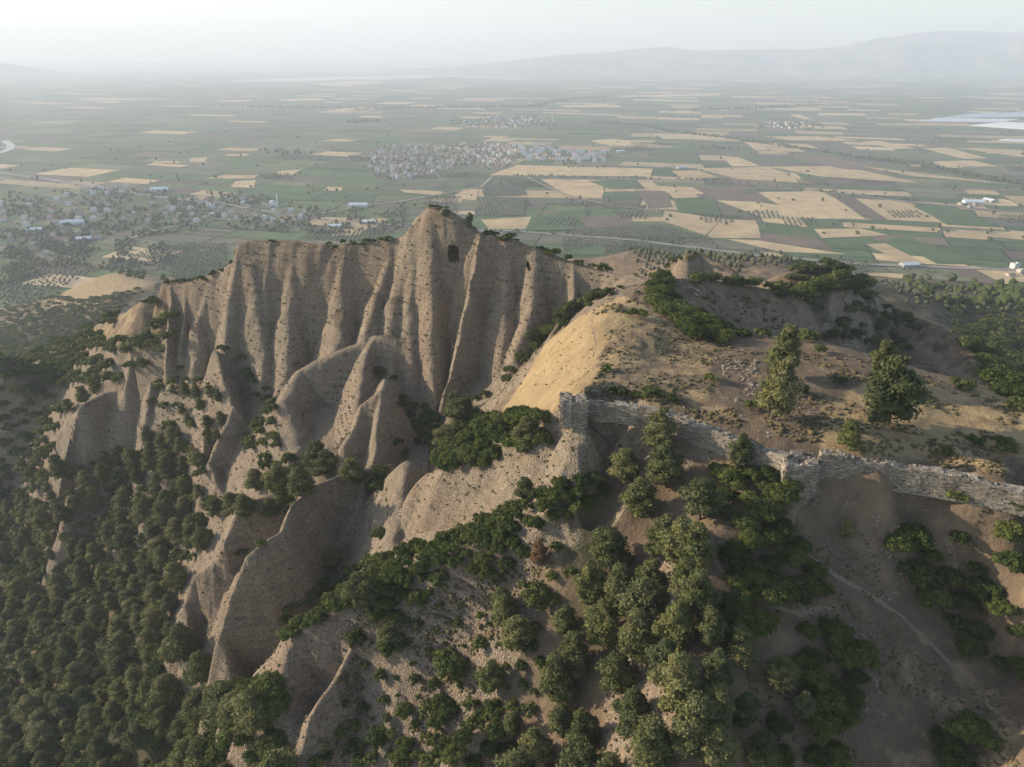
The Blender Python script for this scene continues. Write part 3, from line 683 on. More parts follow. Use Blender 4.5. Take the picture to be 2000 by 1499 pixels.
def trunk_mesh(kind, L):
    V, Fq = tube([(0, 0, -0.06), (0.01, 0, .15), (-.012, .01, .45), (0.01, 0, .75), (0, 0, .92)] if kind == 'pine' else [(0, 0, -.1), (0.02, 0, .12), (0, .02, .4)], (.026, .020, .015, .008, .003) if kind == 'pine' else (.045, .035, .02))
    z0 = .2 if kind == 'pine' else .1
    for x, y, z, r_ in L[:9]:
        v, f = tube([(0, 0, max(z0, z - .16)), (x * .5, y * .5, z - .06), (x * .95, y * .95, z)], (.009, .006, .002), 5)
        Fq += [tuple(i + len(V) for i in q) for q in f]; V += v
    return mesh_np(kind + '_trunk', V, Fq, [M_BARK], smooth=True)
CROWN = {}; TRUNK = {}; LOD1 = {}
for kind, m_, nv in (('pine', M_PINE, 6), ('oak', M_OAK, 6)):
    CROWN[kind] = []; TRUNK[kind] = []; LOD1[kind] = []
    for i in range(nv):
        Q, L = crown_parts(kind, 0)
        V = [Q.reshape(-1, 3)]; nq_ = len(Q); off = 4 * nq_; Ft = []
        for x, y, z, r_ in L:
            V.append(ICO_V * (r_ * 0.70) * np.array([1, 1, .82]) * (1 + 0.16 * fr.normal(size=(len(ICO_V), 1))) + np.array([x, y, z])); Ft.append(ICO_F + off); off += len(ICO_V)
        CROWN[kind].append(mixed_mesh(kind + '_crown', np.concatenate(V), np.arange(4 * nq_).reshape(nq_, 4), np.concatenate(Ft), [m_]))
        TRUNK[kind].append(trunk_mesh(kind, L))
        LOD1[kind].append(crown_geo(kind, 1))
dryme = CROWN['pine'][2].copy(); dryme.materials[0] = M_DRY

# ------------------------------------------------------------------ where plants stand
trees = []   # kind, x, y, z, height, width factor, label, category-group key
tr = random.Random(21)
gridpts = {}
def far_enough(kind, x, y, d):
    cx, cy = int(x // 6), int(y // 6); k = int(d // 6) + 1
    for i in range(cx - k, cx + k + 1):
        for j in range(cy - k, cy + k + 1):
            for (a, c) in gridpts.get((i, j), ()):
                if (a - x) ** 2 + (c - y) ** 2 < d * d: return False
    return True
def add(kind, x, y, z, h, wf=1.0, key='', d=None):
    gridpts.setdefault((int(x // 6), int(y // 6)), []).append((x, y))
    trees.append((kind, x, y, z, h, wf, key))
def at(kind, u, v, h, wf=1.0, key=''):
    x, y, z = hit(u, v); add(kind, x, y, z, h, wf, key)
def fill(kind, poly, n, d, h0, h1, key, wf=1.0, ymax=1e9, smax=9.0, ymin=0):
    us = [p[0] for p in poly]; vs_ = [p[1] for p in poly]; c = 0
    for _ in range(n):
        u, v = tr.uniform(min(us), max(us)), tr.uniform(min(vs_), max(vs_))
        if not inpoly(np.array([u]), np.array([v]), poly)[0]: continue
        x, y, z = hit(u, v)
        if y > ymax or y < ymin or z < 0.5 or slope_at(x, y) > smax: continue
        if far_enough(kind, x, y, d):
            h = tr.uniform(h0, h1); add(kind, x, y, z - 0.02 * h, h, wf * tr.uniform(.85, 1.2), key); c += 1
    return c
def line(kind, pts, d, h0, h1, key, jit=1.0, wf=1.0):
    W_ = [hit(*p) for p in pts]
    for a, c in zip(W_[:-1], W_[1:]):
        L_ = math.hypot(c[0] - a[0], c[1] - a[1]); k = max(1, int(L_ / d))
        for i in range(k):
            t = (i + tr.random() * .6) / k; x = a[0] + (c[0] - a[0]) * t + tr.uniform(-jit, jit); y = a[1] + (c[1] - a[1]) * t + tr.uniform(-jit, jit)
            add(kind, x, y, ground(x, y) - 0.15, tr.uniform(h0, h1), wf * tr.uniform(.85, 1.2), key)
# single trees of the summit and the walls (photo pixel of the foot, height)
at('pine', 1522, 738, 13, 0.95, 'P1'); at('pine', 1505, 820, 14, 0.95, 'P2'); at('pine', 1722, 745, 10, 1.1, 'P3'); at('pine', 1735, 828, 14.5, 1.3, 'P4'); at('oak', 1560, 770, 3.2, 1, 'summitshrub'); at('oak', 1475, 800, 2.6, 1.2, 'summitshrub')
at('pine', 1652, 880, 6, 1.4, 'P5'); at('pine', 1282, 890, 10.5, 0.95, 'P6'); at('pine', 1300, 955, 10.5, 1.1, 'P7'); at('pine', 1215, 950, 9.5, 1.15, 'P8')
at('pine', 1252, 1012, 8.5, 1.4, 'P9'); at('pine', 1365, 1016, 9, 1.45, 'P10'); at('pine', 1440, 915, 7.5, 1.1, 'P11'); at('pine', 1648, 1055, 3.8, 1.1, 'P12')
at('dry', 1052, 1110, 6.5, 0.85, 'P13'); at('pine', 1022, 985, 7, 1.1, 'P14')
for u, v, h in [(1190,1100,10),(1150,1165,9.5),(1215,1180,10),(1262,1160,9),(1172,1245,9.5),(1120,1300,9),(1090,1350,9.5),(1245,1275,10),(1310,1250,9),(1352,1105,9.5),(1355,1195,9),
                (1290,1075,9),(1200,1340,9),(1310,1370,10),(1350,1450,10),(1270,1480,9),(1050,1480,8),(1440,1285,7),(1400,1330,7),(1520,1335,6.5),(1450,1400,6),(1395,1490,8),(1230,1420,9),(1560,1390,5),(1140,1440,7),(1000,1420,5),(1290,1320,8),(1380,1245,7),(1100,1230,7), (1330,1160,8),(1480,1480,6)]:
    at('pine', u, v + 14, h * 1.02, 1.15, 'spur')
for u, v, h in [(905,850,9),(890,815,7.5),(870,880,7),(1030,880,6),(985,1225,5.5),(1010,1270,6),(960,1350,5),(700,1180,5.5),(760,1270,5),(650,1110,5.5),(720,1185,5),(980,1195,4.5)]: at('pine', u, v, h * 1.35, 1.35, 'gully')
for u, v, h in [(770,1275,5.2),(880,1320,5.5),(960,1345,4.5),(695,1255,3.5),(742,1050,3.6),(870,1300,4),(920,1385,2.6),(1050,1180,5),(790,1400,3)]: at('oak', u, v, h, 1.0, 'gully')
for u, v, h in [(500,950,6),(548,955,7),(590,960,6.5),(620,915,8),(640,925,7),(690,935,6),(455,995,6),(480,1000,5),(560,985,5),(530,1000,4)]: at('pine', u, v + 10, h * 1.5, 1.45, 'finridge')
line('oak', [(700,945),(745,935),(740,960)], 3, 3.5, 5, 'finridge', 1.5)
line('oak', [(520,1005),(560,1000),(600,975)], 3.2, 2.5, 3.8, 'finridge')
line('oak', [(470,1082),(500,1072),(515,1066)], 2.2, 1.8, 2.8, 'finridge', .6)
line('oak', [(765,880),(800,868),(830,862)], 3, 3, 4.2, 'gully'); at('oak', 745, 735, 4, 1, 'gully'); at('oak', 735, 728, 3, 1, 'gully'); at('oak', 770, 745, 3, 1, 'gully')
at('oak', 432, 686, 3.5, 1, 'finridge'); at('oak', 580, 718, 2.6, 1, 'finridge'); at('oak', 440, 690, 3.5, 1, 'finridge')
S = 'oak'
fill(S, [(900,840),(1000,818),(1055,825),(1062,875),(985,905),(860,915),(850,870)], 900, 2.8, 3.8, 5.6, 'goldfoot')
line(S, [(985,748),(1010,705),(1040,690),(1060,660),(1085,640),(1110,612),(1140,600),(1165,585),(1195,578)], 2.4, 3.4, 5.2, 'goldedge', 1.3)
line(S, [(880,820),(920,790),(960,765)], 2.6, 2.4, 4, 'goldedge', 1.5)
line(S, [(945,458),(1000,473),(1040,482),(1060,490),(1120,516),(1180,530),(1240,538)], 2.6, 2.2, 3.8, 'crest', 1.6)
line(S, [(640,480),(700,478),(760,470),(780,466)], 2.4, 1.6, 3.0, 'crest', .8); line(S, [(520,474),(545,472)], 2, 1.2, 1.8, 'crest', .5); line(S, [(838,406),(860,408),(880,412)], 1.7, 1.0, 1.9, 'crest', .6)
line(S, [(322,556),(350,552),(400,545),(440,525)], 2.2, 1.6, 2.8, 'crest', .9)
fill(S, [(1280,548),(1335,545),(1345,600),(1350,640),(1290,620),(1270,585)], 500, 2.8, 3.4, 5.0, 'summit')
fill(S, [(1330,625),(1360,620),(1420,655),(1412,672),(1340,658)], 500, 2.8, 3.4, 4.8, 'summit')
line(S, [(1345,548),(1400,550),(1480,564),(1560,584),(1600,598)], 2.6, 3, 4.8, 'ridge', 1.8)
fill(S, [(1500,580),(1560,520),(1620,512),(1700,540),(1700,590),(1640,570),(1580,600)], 900, 3.6, 3.5, 5.5, 'ridge')
fill(S, [(1640,570),(1720,600),(1800,640),(1760,700),(1700,680),(1640,640)], 900, 5, 3.5, 5.5, 'valley')
fill(S, [(1270,530),(1335,500),(1360,497),(1365,520),(1330,540),(1270,545)], 500, 4, 2.5, 4.2, 'ridge', ymin=270, ymax=460)
line(S, [(1415,655),(1460,658),(1505,662)], 2.6, 2.2, 3.2, 'rim', .8); line(S, [(1575,668),(1610,668),(1665,678)], 2.8, 2.5, 4, 'rim', 1); line(S, [(1840,742),(1880,756),(1895,765)], 2.6, 2, 3, 'rim', .8)
for u, v, h in [(1250,620,2.6),(1235,618,2.4),(1385,745,2.2),(1185,725,1.8),(1190,775,2.2),(1215,778,2.4),(1240,780,2.2),(1270,775,3),(1310,785,2.0),(1640,750,2.2),(1600,690,2.4),(1905,870,2.0),(1965,888,2.8),(1850,890,1.6),(1985,800,3.2),(1150,600,2.2),(1960,870,2),(1210,565,1.6),(1245,575,1.5)]: at(S, u, v, h, 1.25, 'summitshrub')
fill(S, [(545,1255),(565,1195),(650,1135),(760,1090),(870,1050),(980,1005),(1060,970),(1150,932),(1200,955),(1190,975),(1120,1010),(1020,1045),(990,1085),(1005,1120),(940,1155),(890,1115),(840,1165),(760,1225),(700,1200),(650,1190),(600,1240)], 4200, 1.9, 2.3, 3.6, 'spurshrub')
for poly in ([(1430,1060),(1530,1045),(1620,1130),(1605,1190),(1520,1205),(1425,1150)], [(1560,1240),(1630,1215),(1680,1300),(1645,1420),(1560,1350)], [(1745,1065),(1830,1060),(1870,1130),(1820,1185),(1760,1120)],
             [(1865,1190),(1950,1140),(2020,1200),(2020,1350),(1900,1300),(1860,1225)], [(1860,1040),(1980,1060),(2020,1120),(1930,1145),(1855,1090)], [(1840,975),(1895,975),(1900,1045),(1850,1030)],
             [(1400,930),(1500,915),(1545,960),(1510,1010),(1460,1045),(1420,1020)], [(1400,1205),(1510,1190),(1500,1235),(1400,1245)], [(1820,1455),(1905,1440),(1895,1510),(1830,1510)], [(1960,985),(2010,980),(2010,1030),(1965,1020)], [(1500,1420),(1600,1400),(1640,1499),(1500,1499)]):
    fill(S, poly, 900, 2.9, 2.4, 5.2, 'hollow')
fill(S, [(850,1380),(960,1380),(1000,1499),(600,1499),(760,1440)], 1800, 2.3, 1.4, 3.4, 'lowshrub'); fill(S, [(720,1200),(1060,1170),(1050,1480),(650,1480)], 1500, 2.6, 0.7, 2.4, 'lowshrub'); fill(S, [(860,1150),(1000,1200),(1000,1320),(850,1330),(720,1250)], 500, 3.2, 0.9, 1.6, 'lowshrub')
fill(S, [(1020,1060),(1120,1060),(1110,1180),(1010,1190)], 250, 3, 1.8, 3.4, 'lowshrub')
fill('pine', [(1080,1130),(1200,1050),(1330,1060),(1420,1250),(1500,1290),(1560,1499),(1000,1560),(1040,1300)], 1600, 4.6, 6, 10.5, 'spur', 1.3)
# woods
WOOD = [(-260,940),(100,925),(150,935),(260,895),(330,835),(385,885),(430,1000),(395,1080),(350,1130),(345,1250),(425,1350),(530,1350),(545,1420),(560,1560),(-260,1560)]
nw = fill('pine', WOOD, 16000, 6.4, 5.5, 12, 'wood', 1.3)
nw2 = fill('oak', WOOD, 9000, 4.0, 2.5, 6, 'woodshrub', 1.1)
fill('pine', [(330,760),(420,740),(440,840),(400,900),(350,850)], 400, 6, 5.5, 8, 'fingully', 1.1); fill('oak', [(330,700),(400,740),(420,820),(330,860),(290,790)], 300, 5, 3, 4.5, 'fingully')
fill('oak', [(500,820),(560,870),(600,930),(520,930),(480,860)], 400, 3.6, 3.5, 5.5, 'fingully'); fill('oak', [(470,690),(540,790),(530,850),(480,740)], 250, 3.6, 3, 4.5, 'fingully')
fill('oak', [(780,780),(850,800),(860,880),(800,850)], 200, 3.6, 3, 4.5, 'gully')
fill('oak', [(-200,650),(0,650),(160,590),(330,560),(330,690),(270,740),(130,760),(0,850),(-200,940)], 7000, 5, 4, 6.5, 'leftslope', 1.3, smax=3)
fill('oak', [(-200,850),(0,850),(130,785),(95,925),(-200,945)], 2500, 5, 4, 6.5, 'leftslope', 1.3); fill('pine', [(-200,850),(0,850),(100,860),(95,925),(-200,945)], 900, 7, 6, 9, 'leftslope', 1.2)
fill('pine', [(-200,760),(0,760),(150,700),(260,720),(90,850),(-200,930)], 1500, 7, 7, 10, 'leftslope', 1.2)
fill('oak', [(0,560),(100,560),(160,600),(0,660)], 500, 9, 4, 6, 'leftslope', 1.3)
fill('oak', [(1880,670),(1960,760),(2000,800),(2100,800),(2100,600),(1900,640)], 3000, 6.5, 4, 7, 'valley', 1.3)
fill('oak', [(1850,600),(2000,590),(2000,680),(1870,660)], 900, 7, 3, 5, 'valley', 1.3)
def hides(t):
    u, v, d = proj(t[1], t[2], t[3])
    return (1316 < u < 1354 and 520 < v < 580) or (abs(u - 1350) < 15 and 566 < v < 592) or (abs(u - 1349) < 12 and 600 < v < 616)
BARE = [(185,640),(240,595),(300,562),(322,575),(310,620),(270,670),(205,670)]
def bare(t):
    u, v, d = proj(t[1], t[2], t[3])
    return t[2] > 280 and bool(inpoly(np.array([u]), np.array([v]), BARE)[0]) and tr.random() < .85
trees = [t for t in trees if not hides(t) and not bare(t)]
print('trees', len(trees), nw, nw2)

LBL = {
 'P1': 'tall pine on the grassy summit just right of the white stones, rear of the pair',
 'P2': 'front one of two tall pines right of the white stones on the summit',
 'P3': 'smaller pine touching the back of the broad round pine on the right of the summit',
 'P4': 'broad round pine standing alone on dry grass at the right of the summit',
 'P5': 'small sparse pine just above the gap between wall bastion and right wall',
 'P6': 'slender pine growing against the middle of the curving ruined wall',
 'P7': 'slender pine below the curving wall, downhill of the pine touching the masonry',
 'P8': 'leaning pine on the shaded bank right of the ruined corner tower',
 'P9': 'round pine below the wall at the right end of the dark shrub spur',
 'P10': 'pale round pine below the wall, left of the dark oak clump at the bastion',
 'P11': 'pine rising in front of the wall just left of the projecting bastion',
 'P12': 'small yellowish young pine alone on the shaded grass below the right wall',
 'P13': 'brown half-dead pine standing above the dark shrub spur',
 'P14': 'thin greyish pine on the pebbly slope left of the spire under the corner tower'}
GLB = {
 'spur': ('olive-green pine in the shaded stand on the spur below the ruined wall', 'pines on the spur below the wall'),
 'gully': ('one of the scattered trees and shrubs on the bare pale slopes between gullies', 'trees scattered on the gullied slopes'),
 'finridge': ('one of the trees lining the sharp earth ridge above the two tall fins', 'trees on the ridge above the fins'),
 'goldfoot': ('dark green shrub in the thicket at the foot of the golden grass slope', 'shrubs at the foot of the golden slope'),
 'goldedge': ('dark shrub in the line edging the golden grass slope under the great cliff', 'shrubs along the golden slope'),
 'crest': ('small shrub in the row along the top of the great cliff', 'shrubs along the cliff crest'),
 'summit': ('dense dark shrub beside the path near the people on the summit', 'shrubs around the summit lookout'),
 'ridge': ('green shrub on the ridge and knob running right of the people', 'shrubs on the ridge right of the lookout'),
 'valley': ('dark shrub in the deep shaded valley behind the plateau', 'shrubs in the valley behind the plateau'),
 'rim': ('low shrub on the far rim of the grassy plateau', 'shrubs on the plateau rim'),
 'summitshrub': ('small round shrub standing alone on the dry grass above the wall', 'single shrubs on the dry summit grass'),
 'spurshrub': ('glossy dark green shrub in the dense band running down the central spur', 'shrubs of the central spur'),
 'hollow': ('dark evergreen oak in a clump on the shaded ground below the right wall', 'oak clumps below the right wall'),
 'lowshrub': ('low shrub on the pale lit slope at the bottom centre', 'low shrubs on the bottom slopes'),
 'wood': ('pine in the dense wood covering the lower left slope', 'pines of the lower left wood'),
 'woodshrub': ('dark evergreen oak between pines in the lower left wood', 'oaks of the lower left wood'),
 'fingully': ('tree in the dark gully between the earth fins left of centre', 'trees in the fin gullies'),
 'leftslope': ('tree on the wooded ridges left of the great cliff', 'trees on the left ridges')}
KIND = {'pine': ('pine_tree', 'pine tree', M_PINE), 'oak': ('oak_shrub', 'shrub', M_OAK), 'dry': ('pine_tree', 'pine tree', M_DRY)}
for kk in ('pine', 'oak'):
    sel = [t for t in trees if t[0] == kk or (kk == 'pine' and t[0] == 'dry')]
    sel.sort(key=lambda t: -(t[4] * (5 if t[6].startswith('P') else 1)) / math.sqrt(t[1] ** 2 + t[2] ** 2 + (t[3] - CAMH) ** 2))
    for i, (k, x, y, z, h, wf, key) in enumerate(sel[:296]):
        v = tr.randrange(6)
        root = bpy.data.objects.new(KIND[k][0], None); COL.objects.link(root)
        root.location = (x, y, z); root.rotation_euler = (tr.uniform(-.08, .08), tr.uniform(-.08, .08), tr.uniform(0, 6.28)); root.scale = (h * wf, h * wf, h); root.empty_display_size = .3
        if key in LBL: root['label'] = LBL[key]
        else:
            lb, gp = GLB[key]
            if key in ('gully', 'finridge', 'fingully', 'leftslope'): lb = lb.replace('one of the scattered trees and shrubs', 'scattered pine' if k == 'pine' else 'scattered dark shrub').replace('one of the trees', 'pine' if k == 'pine' else 'dark shrub').replace('tree ', 'pine ' if k == 'pine' else 'dark shrub ', 1); gp = gp + (' (pines)' if k == 'pine' else ' (shrubs)')
            root['label'] = lb; root['group'] = gp
        root['category'] = KIND[k][1]
        c = link('crown', dryme if k == 'dry' else CROWN['pine' if k == 'dry' else k][v], root); t_ = link('trunk', TRUNK['pine' if k == 'dry' else k][v], root)
    V, FQ_, FT_, TN_ = [], [], [], []; off = 0
    for (k, x, y, z, h, wf, key) in sel[296:]:
        v3, fq, ft = LOD1[kk][tr.randrange(6)]; a = tr.uniform(0, 6.28); ca_, sa_ = math.cos(a), math.sin(a)
        M3 = np.array([[ca_ * h * wf, -sa_ * h * wf, 0], [sa_ * h * wf, ca_ * h * wf, 0], [0, 0, h]])
        V.append(v3 @ M3.T + np.array([x, y, z])); FQ_.append(fq + off); FT_.append(ft + off); off += len(v3); TN_.append(np.full(len(v3), tr.random()))
    if V:
        so = link('pine_wood' if kk == 'pine' else 'shrub_cover', mixed_mesh(kk + '_wood', np.concatenate(V), np.concatenate(FQ_), np.concatenate(FT_), [KIND[kk][2]]), kind='stuff',
             label='mass of farther pines closing the wooded slopes' if kk == 'pine' else 'mass of farther evergreen shrubs covering the slopes')
        so.pass_index = 1; ta = so.data.attributes.new('tone', 'FLOAT', 'POINT'); ta.data.foreach_set('value', np.concatenate(TN_).astype(np.float32))
# tufts growing in rows on the cliff faces
iR, iP = np.where((SLOPE > 1.0) & (GY > 60) & (GY < 320) & (GX < 40) & (K > 0.4))
sel = fr.integers(0, len(iR), 60000); V, FT_ = [], []; off = 0; cnt = 0
for q in sel:
    i, j = iR[q], iP[q]; x, y, z = GX[i, j], GY[i, j], GH[i, j]
    ph = (z + 0.10 * x + 0.8 * float(vn(x / 12, y / 12, 50))) / 2.3
    up_ = y > 200
    if (ph % 1) > (0.28 if up_ else 0.5) or fr.random() > (0.55 if up_ else 0.16): continue
    if cnt > 6500: break
    s_ = fr.uniform(0.16, 0.46) * (1.0 if up_ else 0.8)
    V.append(ICO1_V[:12] * np.array([s_ * 1.4, s_, s_ * .7]) * (1 + .3 * fr.normal(size=(12, 1))) + np.array([x, y - .1, z + .1])); FT_.append(ICO1_F[:20] + off if len(ICO1_V) == 12 else ICO1_F + off); off += 12; cnt += 1
print('tufts', cnt, len(ICO1_V))
link('cliff_tufts', mixed_mesh('cliff_tufts', np.concatenate(V), np.zeros((0, 4), int), np.concatenate(FT_), [M_TUFT]), kind='stuff', label='small dry tufts growing in rows on the cliff faces')

# dry scrub and grass tussocks on the open ground
V, FT_ = [], []; off = 0; cnt = 0
def tussocks(poly, n_, s0, s1, thr=-.1):
    global off, cnt
    us = [p[0] for p in poly]; vs_ = [p[1] for p in poly]
    for _ in range(n_):
        u, v = tr.uniform(min(us), max(us)), tr.uniform(min(vs_), max(vs_))
        if not inpoly(np.array([u]), np.array([v]), poly)[0]: continue
        x, y, z = hit(u, v)
        if y > 260 or float(fbm(x / 7, y / 7, 95, 3)) < thr: continue
        s_ = tr.uniform(s0, s1) * (1 if tr.random() < .85 else 1.8)
        V.append(ICO1_V * np.array([s_ * 1.2, s_, s_ * .65]) * (1 + .3 * fr.normal(size=(len(ICO1_V), 1))) + np.array([x, y, z + s_ * .2])); FT_.append(ICO1_F + off); off += len(ICO1_V); cnt += 1
tussocks([(1130,800),(1170,720),(1180,650),(1290,620),(1420,680),(1700,700),(1990,790),(1990,940),(1600,870),(1400,830),(1250,780)], 9000, .10, .34)
tussocks([(960,850),(1060,690),(1150,610),(1170,650),(1150,740),(1090,780)], 1500, .05, .16)
tussocks([(1180,560),(1290,550),(1290,600),(1150,620)], 500, .2, .5); tussocks([(1380,1000),(1990,990),(1990,1499),(1500,1499)], 4500, .07, .22)
tussocks([(700,1180),(1080,1100),(1080,1499),(620,1499)], 2500, .12, .4); tussocks([(1370,570),(1600,600),(1620,650),(1400,640)], 500, .2, .6)
so = link('dry_scrub', mixed_mesh('dry_scrub', np.concatenate(V), np.zeros((0, 4), int), np.concatenate(FT_), [M_SCRUB]), kind='stuff', label='dry grass tussocks and thorny scrub on the open slopes')
print('tussocks', cnt)
# ------------------------------------------------------------------ ruined masonry
def stone_mat():
    m, n, b = mat('weathered_limestone'); geo = nd(n, 'ShaderNodeNewGeometry'); P = geo.outputs['Position']
    mpn = nd(n, 'ShaderNodeMapping'); mpn.inputs['Scale'].default_value = (1.2, 1.2, 3.2); n.links.new(P, mpn.inputs['Vector'])
    vo = nd(n, 'ShaderNodeTexVoronoi'); vo.inputs['Scale'].default_value = 1.3; n.links.new(mpn.outputs[0], vo.inputs['Vector'])
    sp_ = nd(n, 'ShaderNodeSeparateColor'); n.links.new(vo.outputs['Color'], sp_.inputs[0])
    c = mixc(n, sp_.outputs[0], (0.165, 0.138, 0.108), (0.43, 0.365, 0.285))
    c = mixc(n, ramp(n, noise(n, 0.35, 4, P), 0.45, 0.65, 0, 0.75), c, (0.15, 0.12, 0.09))
    c = mixc(n, ramp(n, noise(n, 3.0, 3, P), 0.5, 0.7, 0, 0.4), c, (0.52, 0.455, 0.37))
    n.links.new(c, b.inputs['Base Color']); bump(n, b, noise(n, 4, 4, P), 0.12, 1.0); return m
M_STONE = stone_mat()
BOXV = np.array([(x, y, z) for z in (-.5, .5) for y in (-.5, .5) for x in (-.5, .5)], float)
BOXF = np.array([(0, 2, 3, 1), (4, 5, 7, 6), (0, 1, 5, 4), (2, 6, 7, 3), (0, 4, 6, 2), (1, 3, 7, 5)])
wr = np.random.default_rng(17)
def boxes(items):
    """items: centre, (length, depth, height), heading; corners jittered like hewn stone"""
    V = []; Fq = []
    for i, (c, s, a) in enumerate(items):
        v = BOXV * (1 + wr.normal(size=(8, 3)) * 0.06) * np.array(s); ca_, sa_ = math.cos(a), math.sin(a)
        v = np.stack([v[:, 0] * ca_ - v[:, 1] * sa_, v[:, 0] * sa_ + v[:, 1] * ca_, v[:, 2]], 1) + np.array(c)
        V.append(v); Fq.append(BOXF + 8 * i)
    return np.concatenate(V), np.concatenate(Fq)
def masonry(name, pts, depth, label, cat, courses=0.31, wear=0.4, top_noise=0.5, rubble=True):
    """wall following world points (x, y, ztop, zfoot); outer face on the right-hand side when walking the points"""
    root = link(name, None, label=label, cat=cat); root.location = pts[0][:2] + (pts[0][3],); O = np.array(root.location)
    items, core, rub = [], [], []
    for (x0, y0, t0, f0), (x1, y1, t1, f1) in zip(pts[:-1], pts[1:]):
        L_ = math.hypot(x1 - x0, y1 - y0); a = math.atan2(y1 - y0, x1 - x0); tx, ty = (x1 - x0) / L_, (y1 - y0) / L_; nx, ny = ty, -tx
        s = 0
        ns = max(1, int(L_ / 1.6))
        for k in range(ns):
            t = (k + .5) / ns; zt = t0 + (t1 - t0) * t - 0.25 + top_noise * 1.0 * float(vn((x0 + s + k * 1.6) / 2.3, y0, 61)); zf = f0 + (f1 - f0) * t - .6
            core.append(((x0 + tx * L_ * t - nx * depth * .5, y0 + ty * L_ * t - ny * depth * .5, (zt + zf) / 2), (L_ / ns + .25, depth - .3, zt - zf), a))
            for q in range(6):
                u_ = wr.random(); d_ = wr.uniform(.05, .95) * depth; sz = wr.uniform(.2, .55)
                rub.append(((x0 + tx * L_ * (k + u_) / ns - nx * d_, y0 + ty * L_ * (k + u_) / ns - ny * d_, zt + wr.uniform(-.1, .16)), (sz, sz * wr.uniform(.6, 1), sz * wr.uniform(.4, .8)), a + wr.uniform(-.8, .8)))
        zlo = min(f0, f1) - .5; z = zlo
        while z < max(t0, t1) + .2:
            h_ = courses * wr.uniform(.8, 1.2); s = wr.uniform(-.4, 0)
            while s < L_:
                l_ = wr.uniform(.4, 1.15); t = min(1, max(0, (s + l_ / 2) / L_))
                zt = t0 + (t1 - t0) * t + top_noise * 1.0 * float(vn((x0 + s) / 2.3, y0, 61)) - .2; zf = f0 + (f1 - f0) * t - .5
                if zf < z < zt - h_ * .3 and wr.random() > .05 * wear:
                    px_, py_ = x0 + tx * (s + l_ / 2), y0 + ty * (s + l_ / 2); o_ = wr.uniform(-.10, .05) + .25 * wear * float(vn(px_ / 2.5, (py_ + z) / 2.5, 62))
                    items.append(((px_ + nx * o_, py_ + ny * o_, z + h_ / 2), (l_ * .96, .5, h_ * .93), a + wr.uniform(-.03, .03)))
                s += l_
            z += h_
    for nm, it in (('wall_core', core), ('masonry_face', items), ('rubble_top', rub))[:3 if rubble and len(pts) > 2 else 2]:
        V, Fq = boxes(it); link(nm, mesh_np(nm, V - O, Fq, [M_STONE]), root)
    return root
def wp(u, v, Y, foot): x, y, z = pix(u, v, Y); return (x, y, z, z - foot)
masonry('ruined_wall', [wp(1148,786,123.2,3.6), wp(1200,790,121.8,3.8), wp(1260,797,119.8,4), wp(1320,811,117,4.2), wp(1380,836,112.6,4.2), wp(1440,862,108.8,4.4), wp(1500,884,105.0,5), wp(1535,893,102.4,5.4)], 1.9,
        'long grey stone wall curving along the slope between the corner tower and the bastion', 'ruined wall')
# wall walked left to right has its outer (camera) face on the right-hand side
c0 = pix(1098, 783, 122.0)
def ring(cx, cy, zt, zf, wx_, wy_, a): 
    r_ = []
    for x, y in ((-.5, .5), (-.5, -.5), (.5, -.5), (.5, .5), (-.5, .5)):
        r_.append((cx + (x * wx_) * math.cos(a) - (y * wy_) * math.sin(a), cy + (x * wx_) * math.sin(a) + (y * wy_) * math.cos(a), zt, zf))
    return r_
tx_, ty_, tz_ = pix(1121, 782, 122.6)
masonry('wall_tower', ring(tx_, ty_, tz_ + .3, tz_ - 4.6, 4.7, 4.4, R(-4)), 2.1, 'squared ruined stone tower at the left end of the wall, standing on a pale spire', 'ruined tower', top_noise=.8, wear=1.2)
bx_, by_, bz_ = pix(1566, 886, 103.0)
masonry('wall_bastion', ring(bx_ - .3, by_, bz_ - 1.1, bz_ - 7.2, 5.4, 4.4, R(-6)), 2.6, 'broad projecting stone bastion in the middle of the wall, beside a narrow gap', 'ruined bastion', top_noise=.9)
masonry('ruined_wall', [wp(1607,884,103.6,5), wp(1690,901,102,4.9), wp(1780,913,100,4.8), wp(1865,927,97.6,4.8), wp(1930,943,95.5,4.4), wp(1995,962,93.3,4), wp(2080,984,90.8,4), wp(2200,1010,88,4)], 2.0,
        'straight right-hand stretch of stone wall running from the bastion to the right edge', 'ruined wall', wear=.7)
q = hit(1350, 572); masonry('ruined_masonry', [(q[0] - 2.6, q[1] + .6, q[2] + 1.9, q[2] - .3), (q[0] + .4, q[1] + .9, q[2] + 1.5, q[2] - .3), (q[0] + 2.2, q[1] - 1.4, q[2] + .9, q[2] - .3)], 1.0, 'small pale block of ruined masonry just below the people on the summit', 'ruin', top_noise=.9, rubble=False)
q = hit(1349, 600); masonry('ruined_masonry', [(q[0] - 1.2, q[1], q[2] + 1.3, q[2] - .3), (q[0] + 1.0, q[1] + .2, q[2] + 1.0, q[2] - .3)], .9, 'lower small stone ruin among dark shrubs below the summit', 'ruin', rubble=False)
q = pix(1601, 944, 99.6); g_ = ground(q[0], q[1])
sl = boxes([((0, 0, 0), (.55, .35, 2.6), 0)])
ps = link('stone_slab', mesh_np('stone_slab', sl[0], sl[1], [M_STONE]), loc=(q[0], q[1], g_ + .9), label='pale upright slab leaning at the foot of the bastion corner', cat='stone slab'); ps.rotation_euler = (R(28), 0, R(15))
